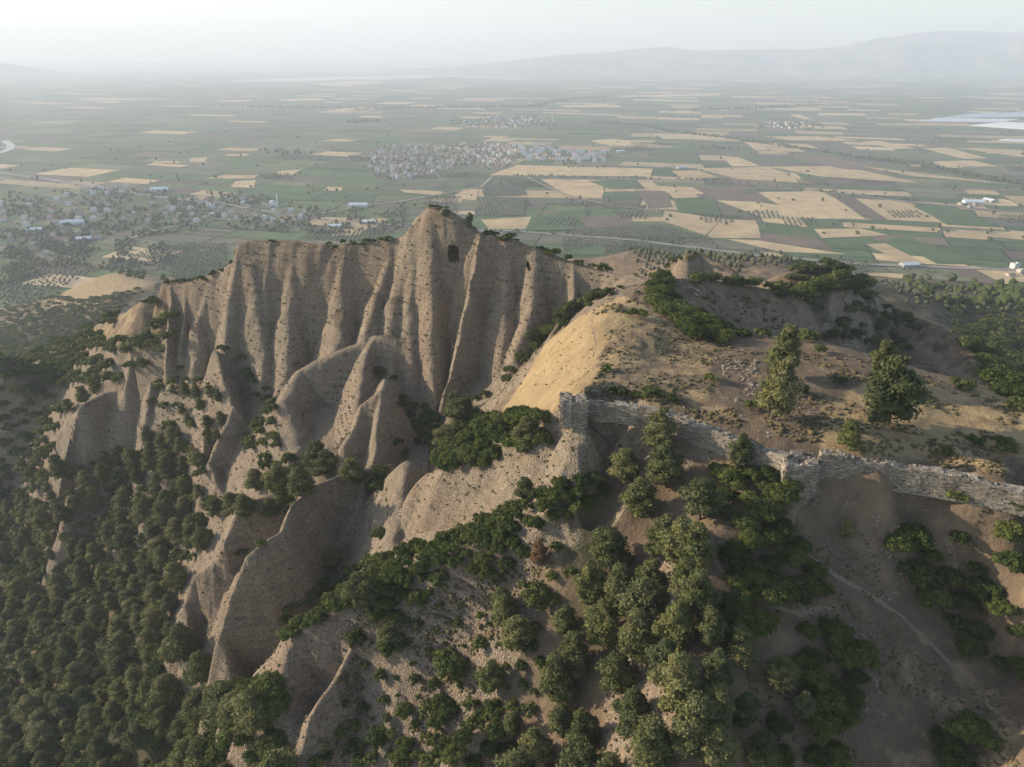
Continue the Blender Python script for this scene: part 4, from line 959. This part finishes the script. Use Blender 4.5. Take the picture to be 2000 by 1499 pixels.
# loose stones
it = []
def stones(poly, n_, s0, s1, rows=False):
    us = [p[0] for p in poly]; vs_ = [p[1] for p in poly]
    for _ in range(n_):
        u, v = tr.uniform(min(us), max(us)), tr.uniform(min(vs_), max(vs_))
        if not inpoly(np.array([u]), np.array([v]), poly)[0]: continue
        if float(vn(u / 28, v / 28, 70)) < -.05: continue
        x, y, z = hit(u, v); s_ = tr.uniform(s0, s1); it.append(((x, y, z + s_ * .15), (s_, s_ * .7, s_ * .5), tr.uniform(0, 6)))
stones([(1410,705),(1480,705),(1480,745),(1500,770),(1440,790),(1410,750)], 260, .2, .75)
stones([(1500,960),(1900,980),(1860,1010),(1700,990),(1560,1000)], 240, .12, .42)
stones([(1660,1000),(1760,1010),(1790,1160),(1720,1180),(1690,1090)], 420, .12, .5)
stones([(1630,1200),(1690,1240),(1730,1400),(1700,1480),(1670,1300)], 520, .12, .42)
stones([(1500,980),(1640,970),(1660,1100),(1520,1020)], 160, .12, .35)
stones([(1380,1000),(1990,980),(1990,1490),(1380,1490)], 500, .08, .25)
stones([(1140,780),(1500,860),(1900,880),(1990,860),(1900,840),(1400,760)], 420, .12, .5)
stones([(1840,860),(1920,850),(1990,900),(1880,900)], 120, .2, .5)
V, Fq = boxes(it); link('rubble', mesh_np('rubble', V, Fq, [M_STONE]), kind='stuff', label='loose pale stones scattered over the dry ground')
# footpaths
M_PATH, n, b = mat('trodden_earth'); geo = nd(n, 'ShaderNodeNewGeometry')
n.links.new(mixc(n, noise(n, 1.5, 4, geo.outputs['Position']), (0.19, 0.145, 0.10), (0.27, 0.205, 0.14)), b.inputs['Base Color'])
def path(pts, wd):
    W_ = [hit(*p) for p in pts]; P = []
    for a, c in zip(W_[:-1], W_[1:]):
        L_ = math.hypot(c[0] - a[0], c[1] - a[1]); k = max(1, int(L_ / .5))
        for i in range(k): t = i / k; P.append((a[0] + (c[0] - a[0]) * t + .35 * float(vn(a[0] + i * .2, a[1], 80)), a[1] + (c[1] - a[1]) * t + .35 * float(vn(a[1] + i * .2, a[0], 81))))
    P = np.array(P); k_ = np.ones(7) / 7
    for j in (0, 1): P[:, j] = np.convolve(np.pad(P[:, j], 3, mode='edge'), k_, 'valid')
    V = []
    for i in range(len(P)):
        t = P[min(i + 1, len(P) - 1)] - P[max(i - 1, 0)]; t = t / (np.linalg.norm(t) + 1e-9); nn = np.array([-t[1], t[0]]); w_ = wd * (1 + .35 * float(vn(i / 5, 0, 82))) / 2
        for o_ in (-1, -.33, .33, 1): p = P[i] + nn * o_ * w_; V.append((p[0], p[1], ground(p[0], p[1]) + (.05 if abs(o_) < .5 else -.02)))
    Fq = [(4 * i + j, 4 * i + j + 1, 4 * i + j + 5, 4 * i + j + 4) for i in range(len(P) - 1) for j in range(3)]
    link('footpath', mesh_np('footpath', V, Fq, [M_PATH], smooth=True), kind='structure')
path([(1605,955),(1560,990),(1510,1030)], .9); path([(1505,1030),(1560,1070),(1640,1130),(1760,1200),(1830,1270),(1900,1340),(1990,1420)], .9)
path([(1555,985),(1545,1035),(1530,1050)], .6); path([(1380,1050),(1400,1110),(1470,1165),(1550,1200),(1640,1185)], 1.0)
path([(1840,1050),(1870,1110),(1880,1160),(1860,1220)], .8); path([(1165,600),(1155,640),(1165,670),(1160,700)], .5); path([(1290,560),(1268,590),(1285,612)], 1.0); path([(1165,610),(1200,598),(1260,580),(1285,560)], .7)
path([(1120,560),(1200,545),(1280,552)], .7); path([(1150,742),(1250,738),(1330,745)], .45)

# ------------------------------------------------------------------ people on the lookout
def cloth(name, col):
    m, n, b = mat(name); b.inputs['Base Color'].default_value = (*col, 1); return m
M_SKIN = cloth('skin', (.48, .30, .21)); M_WHITE = cloth('white_cotton', (.78, .78, .76)); M_BEIGE = cloth('beige_trousers', (.45, .36, .26)); M_DARK = cloth('dark_trousers', (.05, .05, .06)); M_HAIR = cloth('dark_hair', (.03, .022, .018)); M_PINK = cloth('pale_pink_shirt', (.7, .5, .5))
def skin_obj(name, verts, edges, radii, m, parent, root_i=0):
    me = bpy.data.meshes.new(name); me.from_pydata(verts, edges, []); me.materials.append(m)
    o = link(name, me, parent); md = o.modifiers.new('skin', 'SKIN'); md.use_smooth_shade = True
    for i, v in enumerate(me.skin_vertices[0].data): v.radius = (radii[i][0], radii[i][1]) if isinstance(radii[i], tuple) else (radii[i], radii[i]); v.use_root = (i == root_i)
    sb = o.modifiers.new('sub', 'SUBSURF'); sb.levels = 1; sb.render_levels = 1; return o
def person(u, v, rz, shirt, legs, label, arm=0.0):
    x, y, z = pix(u, v, Y=222.6); z = ground(x, y) - .03
    root = link('person', None, loc=(x, y, z), label=label, cat='person'); root.rotation_euler.z = rz
    Vb = [(0,0,.95),(0,0,1.15),(0,0,1.38),(0,0,1.48),(0,-.01,1.60),(0,-.01,1.70), (-.19,0,1.40),(-.25,.01,1.14),(-.24,-.08 - arm,.92 + arm),(-.24,-.11 - arm,.85 + arm), (.19,0,1.40),(.25,.01,1.14),(.24,-.08,.92),(.24,-.11,.85),
          (-.10,0,.88),(-.11,-.02,.50),(-.11,.02,.08),(-.12,-.12,.04),(.10,0,.88),(.12,-.03,.50),(.12,.04,.08),(.13,-.10,.04)]
    E = [(0,1),(1,2),(2,3),(3,4),(4,5),(2,6),(6,7),(7,8),(8,9),(2,10),(10,11),(11,12),(12,13),(0,14),(14,15),(15,16),(16,17),(0,18),(18,19),(19,20),(20,21)]
    Rd = [(.13,.10),(.12,.09),(.15,.10),.055,.095,.07,.055,.042,.032,.035,.055,.042,.032,.035,.085,.06,.042,.035,.085,.06,.042,.035]
    skin_obj('body', Vb, E, Rd, M_SKIN, root)
    skin_obj('shirt', [(0,0,.90),(0,0,1.15),(0,0,1.38),(0,0,1.46),(-.19,0,1.40),(-.24,.01,1.20),(.19,0,1.40),(.24,.01,1.20)], [(0,1),(1,2),(2,3),(2,4),(4,5),(2,6),(6,7)], [(.155,.12),(.14,.11),(.17,.12),.07,.075,.06,.075,.06], shirt, root)
    skin_obj('trousers', [(0,0,.95),(-.10,0,.86),(-.11,-.02,.50),(-.11,.02,.12),(.10,0,.86),(.12,-.03,.50),(.12,.04,.12)], [(0,1),(1,2),(2,3),(0,4),(4,5),(5,6)], [(.15,.115),.10,.075,.06,.10,.075,.06], legs, root)
    hv_ = ICO_V * np.array([.10, .105, .09]) + np.array([0, .02, 1.665]); link('hair', mesh_np('hair', hv_, ICO_F, [M_HAIR], smooth=True), root)
person(1333.5, 546, 2.4, M_WHITE, M_DARK, 'leftmost of the three people, standing apart in a white shirt and dark trousers', .1)
person(1338.8, 546, 2.9, M_WHITE, M_DARK, 'middle one of the three people, white shirt, close to the person in beige trousers')
person(1342.2, 546, 2.0, M_WHITE, M_BEIGE, 'rightmost of the three people, white shirt and beige trousers', .2)

# ------------------------------------------------------------------ villages of the plain
M_WALLW = cloth('white_plaster', (.80, .79, .77)); M_WALLC = cloth('cream_plaster', (.55, .48, .38)); M_WALLG = cloth('grey_block', (.38, .36, .34)); M_TILE = cloth('roof_tiles', (.42, .21, .13)); M_TILE2 = cloth('old_roof_tiles', (.30, .21, .16)); M_FLAT = cloth('flat_concrete_roof', (.42, .41, .40)); M_SHEET = cloth('pale_metal_sheet', (.62, .68, .72)); M_WIN = cloth('window_glass', (.05, .06, .08))
def building(w_, d_, h_, roof, mats_, nf):
    """body with rows of recessed windows and a roof, one mesh with wall, roof and window materials"""
    V = []; Fq = []; mi = []
    def quad(a, b, c, d, m): i = len(V); V.extend([a, b, c, d]); Fq.append((i, i + 1, i + 2, i + 3)); mi.append(m)
    hw, hd = w_ / 2, d_ / 2
    for (x0, y0, x1, y1, nx, ny, L_) in ((-hw, -hd, hw, -hd, 0, -1, w_), (hw, -hd, hw, hd, 1, 0, d_), (hw, hd, -hw, hd, 0, 1, w_), (-hw, hd, -hw, -hd, -1, 0, d_)):
        quad((x0, y0, -1), (x1, y1, -1), (x1, y1, h_), (x0, y0, h_), 0)
        n_ = max(2, int(L_ / 3)); fh = h_ / nf
        for k in range(n_):
            for f in range(nf):
                t0, t1 = (k + .3) / n_, (k + .7) / n_; e = .06
                a = (x0 + (x1 - x0) * t0 + nx * e, y0 + (y1 - y0) * t0 + ny * e); c = (x0 + (x1 - x0) * t1 + nx * e, y0 + (y1 - y0) * t1 + ny * e)
                quad((*a, fh * f + .9), (*c, fh * f + .9), (*c, fh * f + 2.2), (*a, fh * f + 2.2), 2)
    o = .5
    if roof == 'hip':
        r_ = h_ + .28 * min(w_, d_); k = max(hw - hd, 0)
        quad((-hw - o, -hd - o, h_), (hw + o, -hd - o, h_), (k, 0, r_), (-k, 0, r_), 1); quad((hw + o, hd + o, h_), (-hw - o, hd + o, h_), (-k, 0, r_), (k, 0, r_), 1)
        quad((hw + o, -hd - o, h_), (hw + o, hd + o, h_), (k, 0.01, r_), (k, -.01, r_), 1); quad((-hw - o, hd + o, h_), (-hw - o, -hd - o, h_), (-k, -.01, r_), (-k, .01, r_), 1)
    elif roof == 'gable':
        r_ = h_ + .2 * d_
        quad((-hw - o, -hd - o, h_ - .1), (hw + o, -hd - o, h_ - .1), (hw + o, 0, r_), (-hw - o, 0, r_), 1); quad((hw + o, hd + o, h_ - .1), (-hw - o, hd + o, h_ - .1), (-hw - o, 0, r_), (hw + o, 0, r_), 1)
        for s in (-1, 1): quad((s * hw, -hd, h_), (s * hw, hd, h_), (s * hw, .01, r_ - .1), (s * hw, -.01, r_ - .1), 0)
    else:
        quad((-hw, -hd, h_ - .35), (hw, -hd, h_ - .35), (hw, hd, h_ - .35), (-hw, hd, h_ - .35), 1)
        for q in ((-hw * .4, hd * .2, 1.6),):
            b_ = BOXV * np.array([2.6, 2.6, q[2]]) + np.array([q[0], q[1], h_ + q[2] / 2 - .3])
            for f in BOXF: quad(*[tuple(b_[i]) for i in f], 0)
    return mesh_np('building', V, Fq, mats_, mi=mi)
HV = [building(11, 9, 6, 'hip', [M_WALLW, M_TILE, M_WIN], 2), building(13, 9, 3.5, 'gable', [M_WALLC, M_TILE2, M_WIN], 1), building(10, 10, 6.5, 'flat', [M_WALLC, M_FLAT, M_WIN], 2), building(12, 10, 9, 'flat', [M_WALLW, M_FLAT, M_WIN], 3), building(11, 8, 6, 'hip', [M_WALLG, M_TILE2, M_WIN], 2), building(9, 8, 3.4, 'hip', [M_WALLC, M_TILE, M_WIN], 1)]
AP = [building(20, 14, 17, 'flat', [M_WALLW, M_FLAT, M_WIN], 5), building(15, 15, 14, 'hip', [M_WALLW, M_TILE, M_WIN], 4)]
WH = [building(46, 20, 6, 'gable', [M_WALLW, M_SHEET, M_WIN], 1), building(30, 16, 5, 'gable', [M_WALLG, M_SHEET, M_WIN], 1)]
houses = []; hgrid = []
def village(poly, n_, dmin, meshes, name, label, cat, group, street=R(10)):
    us = [p[0] for p in poly]; vs_ = [p[1] for p in poly]; mine = []
    for _ in range(n_):
        u, v = tr.uniform(min(us), max(us)), tr.uniform(min(vs_), max(vs_))
        if not inpoly(np.array([u]), np.array([v]), poly)[0]: continue
        x, y, z = pix(u, v, z=0.0)
        if hit(u, v)[1] < 420: continue
        if ground(x, y) > 0.3 and math.hypot(x, y) < 1390: x, y, z = hit(u, v); 
        z = max(0.3, z)
        if any((x - a) ** 2 + (y - b_) ** 2 < dmin * dmin for a, b_ in mine): continue
        mine.append((x, y)); houses.append((x, y, z, tr.choice(meshes), street + R(tr.choice((0, 0, 90, 90, 180))) + tr.uniform(-.12, .12), name, label, cat, group))
    return mine
T1 = [(705,300),(760,286),(860,284),(950,280),(1010,288),(1015,308),(985,330),(900,322),(830,345),(760,352),(725,345),(720,320)]
village(T1, 2600, 20, HV + [HV[0], HV[5], HV[1]], 'house', 'house in the densely built pale town beyond the cliff tower', 'house', 'houses of the large town')
village([(1012,288),(1060,284),(1110,296),(1180,300),(1188,318),(1100,318),(1030,316)], 900, 38, AP, 'apartment_block', 'white apartment block in the bright row at the right end of the large town', 'apartment block', 'white apartment blocks', R(-8))
village([(235,440),(250,405),(330,392),(470,382),(520,400),(600,412),(620,430),(520,440),(420,432),(330,440)], 900, 26, HV, 'house', 'house in the tree-filled village left of the great cliff', 'house', 'houses of the near village')
village([(0,400),(120,380),(200,400),(230,440),(180,480),(90,510),(0,505)], 500, 34, HV, 'house', 'house among trees at the left edge of the plain', 'house', 'houses at the left edge')
village([(150,372),(230,360),(300,372),(280,385),(180,380)], 120, 36, HV, 'house', 'roadside house by the highway on the left', 'house', 'roadside houses')
village([(880,240),(960,228),(1080,228),(1085,240),(980,250),(900,250)], 700, 34, HV, 'house', 'house in the small hazy village above the large town', 'house', 'houses of the hazy village')
village([(1475,246),(1500,239),(1590,240),(1610,248),(1540,253)], 320, 38, HV, 'house', 'house in the small village amid fields on the right', 'house', 'houses of the right village')
village([(1870,400),(1930,392),(1950,404),(1890,408)], 60, 30, HV + WH[1:], 'house', 'house in the roadside hamlet at the right', 'house', 'houses of the right hamlet')
village([(1960,520),(1995,518),(2010,540),(1970,540)], 40, 26, HV, 'house', 'house beside the road at the right edge under the hills', 'house', 'houses at the right edge')
for u, v, k, rz, lb in [(312,373,0,R(12),'long white warehouse beside the highway on the left'),(142,438,0,R(20),'pale blue warehouse roof left of the near village'),(165,470,1,R(15),'small shed with pale roof below the blue warehouse'),(700,404,0,R(5),'large pale building with sheet roofs behind the cliff, left of its tower'),(722,437,1,R(-5),'white roofed shed just left of the cliff tower'),(655,445,1,R(0),'low pale shed on bare ground behind the cliff crest'),(775,512,0,0,''),(1775,521,1,R(5),'small white roadside shed among the fields right of the second hill'),(1330,330,1,R(20),'pale hall beside the sports field in the right fields'),(1900,398,0,R(-10),'long white shed in the roadside hamlet'),(70,452,1,R(10),'small pale shed among trees at the far left'),(1212,298,1,R(10),'isolated pale building right of the white apartment row')]:
    if not lb: continue
    x, y, z = pix(u, v, z=0.0); z = max(.3, ground(x, y) if math.hypot(x, y) < 1390 else 0.3); houses.append((x, y, z, WH[k], rz, 'warehouse', lb, 'warehouse', None))
hs = sorted([h for h in houses if h[5] == 'house'], key=lambda h: h[1]); oth = [h for h in houses if h[5] != 'house']
for h in hs[:290] + oth:
    o = link(h[5], h[3], loc=h[:3], label=h[6], cat=h[7], group=h[8]); o.rotation_euler.z = h[4]
restm = {}
V_, F_, MI = [], [], []; off = 0; allm = [M_WALLW, M_WALLC, M_WALLG, M_TILE, M_TILE2, M_FLAT, M_SHEET, M_WIN]
cache = {}
for h in hs[290:]:
    me = h[3]
    if me.name not in cache:
        cache[me.name] = (np.array([v.co[:] for v in me.vertices]), np.array([p.vertices[:] for p in me.polygons]), np.array([allm.index(me.materials[p.material_index]) for p in me.polygons]))
    v3, f3, m3 = cache[me.name]; ca_, sa_ = math.cos(h[4]), math.sin(h[4])
    V_.append(np.stack([v3[:, 0] * ca_ - v3[:, 1] * sa_ + h[0], v3[:, 0] * sa_ + v3[:, 1] * ca_ + h[1], v3[:, 2] + h[2]], 1)); F_.append(f3 + off); MI.append(m3); off += len(v3)
if V_: link('town_houses', mesh_np('town_houses', np.concatenate(V_), np.concatenate(F_), allm, mi=np.concatenate(MI)), kind='stuff', label='farther houses packed in the hazy towns')
print('houses', len(hs), len(oth))
# mosque with its minaret
x, y, _ = pix(533, 402, z=0); root = link('mosque', None, loc=(x, y, .3), label='small mosque with one thin white minaret in the near village', cat='mosque')
link('prayer_hall', building(18, 16, 8, 'flat', [M_WALLW, M_FLAT, M_WIN], 1), root)
dv = ICO_V.copy(); dv[:, 2] = np.maximum(dv[:, 2], -.05); link('dome', mesh_np('dome', dv * np.array([7, 7, 6]) + np.array([0, 0, 8]), ICO_F, [M_SHEET], smooth=True), root)
v, f = tube([(13, 0, -1), (13, 0, 20), (13, 0, 20.5), (13, 0, 21.3), (13, 0, 21.4), (13, 0, 27), (13, 0, 32)], (1.5, 1.3, 2.0, 2.0, 1.1, 1.1, .05), 10); link('minaret', mesh_np('minaret', v, f, [M_WALLW], smooth=False), root)
# greenhouses at the far right
GHV = []
def greenhouse(quad_px, label):
    P = [Vector(pix(u, v, z=0)[:2]) for u, v in quad_px]; n_ = 26; V = []; Fq = []
    for k in range(n_):
        for s, hgt in ((0, 2.2), (.5, 4.2), (1, 2.2)):
            t = (k + s * .98) / n_; a = P[0].lerp(P[3], t); c = P[1].lerp(P[2], t); V += [(a.x, a.y, hgt), (c.x, c.y, hgt)]
        b_ = 6 * k; Fq += [(b_, b_ + 1, b_ + 3, b_ + 2), (b_ + 2, b_ + 3, b_ + 5, b_ + 4)]
    e = len(V)
    for p in P: V += [(p.x, p.y, 0), (p.x, p.y, 2.2)]
    for k in range(4): j = (k + 1) % 4; Fq.append((e + 2 * k, e + 2 * j, e + 2 * j + 1, e + 2 * k + 1))
    link('greenhouse', mesh_np('greenhouse', V, Fq, [M_POLY]), label=label, cat='greenhouse', group=None)
M_POLY = cloth('greenhouse_film', (.66, .68, .68))
greenhouse([(1840,231),(2010,229),(2050,219),(1900,223)], 'farthest of the three pale greenhouse blocks at the right edge')
greenhouse([(1795,238),(1960,240),(1990,234),(1830,232)], 'left and lowest edge pale greenhouse block, middle one of three')
greenhouse([(1895,246),(2060,258),(2080,244),(1960,240)], 'nearest pale greenhouse block, cut by the right edge')
greenhouse([(1950,275),(2060,280),(2060,276),(1960,273)], 'thin pale greenhouse strip below the three large blocks')
# ------------------------------------------------------------------ trees of the plain, as one mass each
def blobs(name, pts, m_, label):
    V, T = [], []; nv_ = len(ICO1_V)
    base = [ICO1_V * (1 + .25 * fr.normal(size=(nv_, 1))) for _ in range(12)]
    for i, (x, y, z, r_, h_) in enumerate(pts):
        V.append(base[i % 12] * np.array([r_, r_, h_ / 2]) + np.array([x, y, z + h_ * .5])); T.append(ICO1_F + nv_ * i)
    link(name, mixed_mesh(name, np.concatenate(V), np.zeros((0, 4), int), np.concatenate(T), [m_]), kind='stuff', label=label)
def gz(x, y): return max(0.2, ground(x, y)) if math.hypot(x, y) < 1380 else 0.3
pts = []
def scat(poly, n_, r0, r1):
    us = [p[0] for p in poly]; vs_ = [p[1] for p in poly]
    for _ in range(n_):
        u, v = tr.uniform(min(us), max(us)), tr.uniform(min(vs_), max(vs_))
        if not inpoly(np.array([u]), np.array([v]), poly)[0]: continue
        if float(vn(u / 30, v / 9, 90)) < -.25: continue
        x, y, z = hit(u, v)
        if y < 420: continue
        r_ = tr.uniform(r0, r1); pts.append((x, y, z, r_, r_ * tr.uniform(1.6, 2.4)))
scat([(0,380),(200,370),(480,378),(640,405),(790,400),(800,450),(600,460),(420,445),(300,460),(200,490),(0,520)], 3000, 2.5, 5)
scat(T1, 700, 2.5, 4.5); scat([(1012,300),(1188,302),(1200,330),(1012,326)], 160, 3, 5); scat([(880,228),(1085,228),(1085,250),(880,252)], 260, 4, 6); scat([(1475,238),(1610,238),(1610,253),(1475,253)], 120, 4, 6)
scat([(0,450),(330,480),(330,560),(150,520),(0,560)], 900, 2.5, 4.5); scat([(1700,520),(2000,560),(2000,600),(1850,600)], 400, 2.5, 4)
scat([(0,180),(2000,170),(2000,480),(0,380)], 600, 2.5, 5)
def hedge(P_, wd, den, r0=3.5, r1=6):
    for a, c in zip(P_[:-1], P_[1:]):
        A = pix(*a, z=0); C2 = pix(*c, z=0); L_ = math.hypot(A[0] - C2[0], A[1] - C2[1])
        for i in range(int(L_ / den)):
            t = tr.random(); x = A[0] + (C2[0] - A[0]) * t + tr.gauss(0, wd); y = A[1] + (C2[1] - A[1]) * t + tr.gauss(0, wd); r_ = tr.uniform(r0, r1); pts.append((x, y, gz(x, y), r_, r_ * 2))
hedge([(1150,240),(1250,245),(1300,256),(1380,266),(1480,278),(1540,288),(1620,300),(1700,312),(1800,320),(1850,335),(1900,345),(2000,362)], 12, 5.5)
hedge([(700,214),(900,211),(1040,209),(1100,196),(1180,191)], 25, 9, 5, 9); hedge([(1350,216),(1480,213),(1540,208),(1600,206)], 25, 9, 5, 9); hedge([(430,208),(700,213)], 20, 14, 5, 8)
hedge([(1000,344),(1200,349),(1400,353),(1500,363),(1700,385),(1900,405)], 5, 14, 2.5, 4); hedge([(880,448),(1100,458),(1240,468),(1400,486),(1700,515)], 5, 16, 2.5, 4)
hedge([(680,240),(730,238)], 20, 6, 6, 9); hedge([(500,298),(590,300)], 30, 9, 5, 8); hedge([(1370,290),(1435,292)], 14, 7, 4, 6); hedge([(1700,310),(2000,360)], 10, 9, 4, 6)
blobs('tree_belts', pts, M_OAK, 'dark trees in belts, gardens and hedgerows over the plain')
ol = []
def grove(poly, sp_m, rot, r_=2.0, jit=.5, skip=.06, hh_=3.6):
    us = [p[0] for p in poly]; vs_ = [p[1] for p in poly]; W_ = [hit(u, v)[:2] for u, v in poly]
    x0, x1 = min(p[0] for p in W_), max(p[0] for p in W_); y0, y1 = min(p[1] for p in W_), max(p[1] for p in W_)
    d = math.hypot(x1 - x0, y1 - y0); cx, cy = (x0 + x1) / 2, (y0 + y1) / 2; k = int(d / sp_m / 2) + 1; ca_, sa_ = math.cos(rot), math.sin(rot)
    A = np.array([(cx + (i * ca_ - j * sa_) * sp_m, cy + (i * sa_ + j * ca_) * sp_m) for i in range(-k, k) for j in range(-k, k)])
    m = inpoly(A[:, 0], A[:, 1], W_)
    for x, y in A[m]:
        if tr.random() < skip: continue
        x += tr.gauss(0, jit); y += tr.gauss(0, jit); q = r_ * tr.uniform(.75, 1.2); ol.append((x, y, gz(x, y), q, hh_ * tr.uniform(.8, 1.2)))
grove([(1120,448),(1290,443),(1380,462),(1400,480),(1240,466),(1120,456)], 9, R(8)); grove([(940,366),(1020,362),(1030,382),(945,385)], 10, R(8)); grove([(935,387),(1030,388),(1035,402),(935,405)], 10, R(8)); grove([(930,406),(1025,403),(1025,422),(925,422)], 10, R(8))
grove([(880,458),(1100,466),(1240,476),(1330,488),(1400,498),(1480,520),(1400,512),(1330,505),(1180,480),(1100,500),(1000,475)], 8, R(12), jit=1.4, skip=.15); grove([(1480,505),(1600,513),(1700,522),(1690,545),(1560,515),(1500,530)], 8, R(5), jit=1.6)
grove([(1700,545),(1800,560),(1990,580),(1990,620),(1850,610),(1760,600)], 9, R(15), jit=1.8, skip=.2); grove([(330,480),(440,475),(480,500),(440,530),(330,525),(250,500)], 8, R(-12), jit=1); grove([(0,520),(120,500),(200,525),(60,590),(0,600)], 9, R(20), jit=1.5)
grove([(600,452),(760,452),(790,462),(700,472),(600,468)], 9, R(4)); grove([(1060,400),(1150,398),(1250,402),(1290,410),(1180,408)], 9, R(4), jit=.8)
for k in range(26):   # small orchards spread over the plain
    u, v = tr.uniform(500, 1990), tr.uniform(270, 440)
    dv_ = (v - 120) * .05; grove([(u, v), (u + 60, v), (u + 70, v + dv_), (u + 10, v + dv_)], 11, R(-14), 2.6)
blobs('olive_groves', ol, M_OLIVE, 'olive and fruit trees planted in rows between the fields')
print('plain trees', len(pts), len(ol))
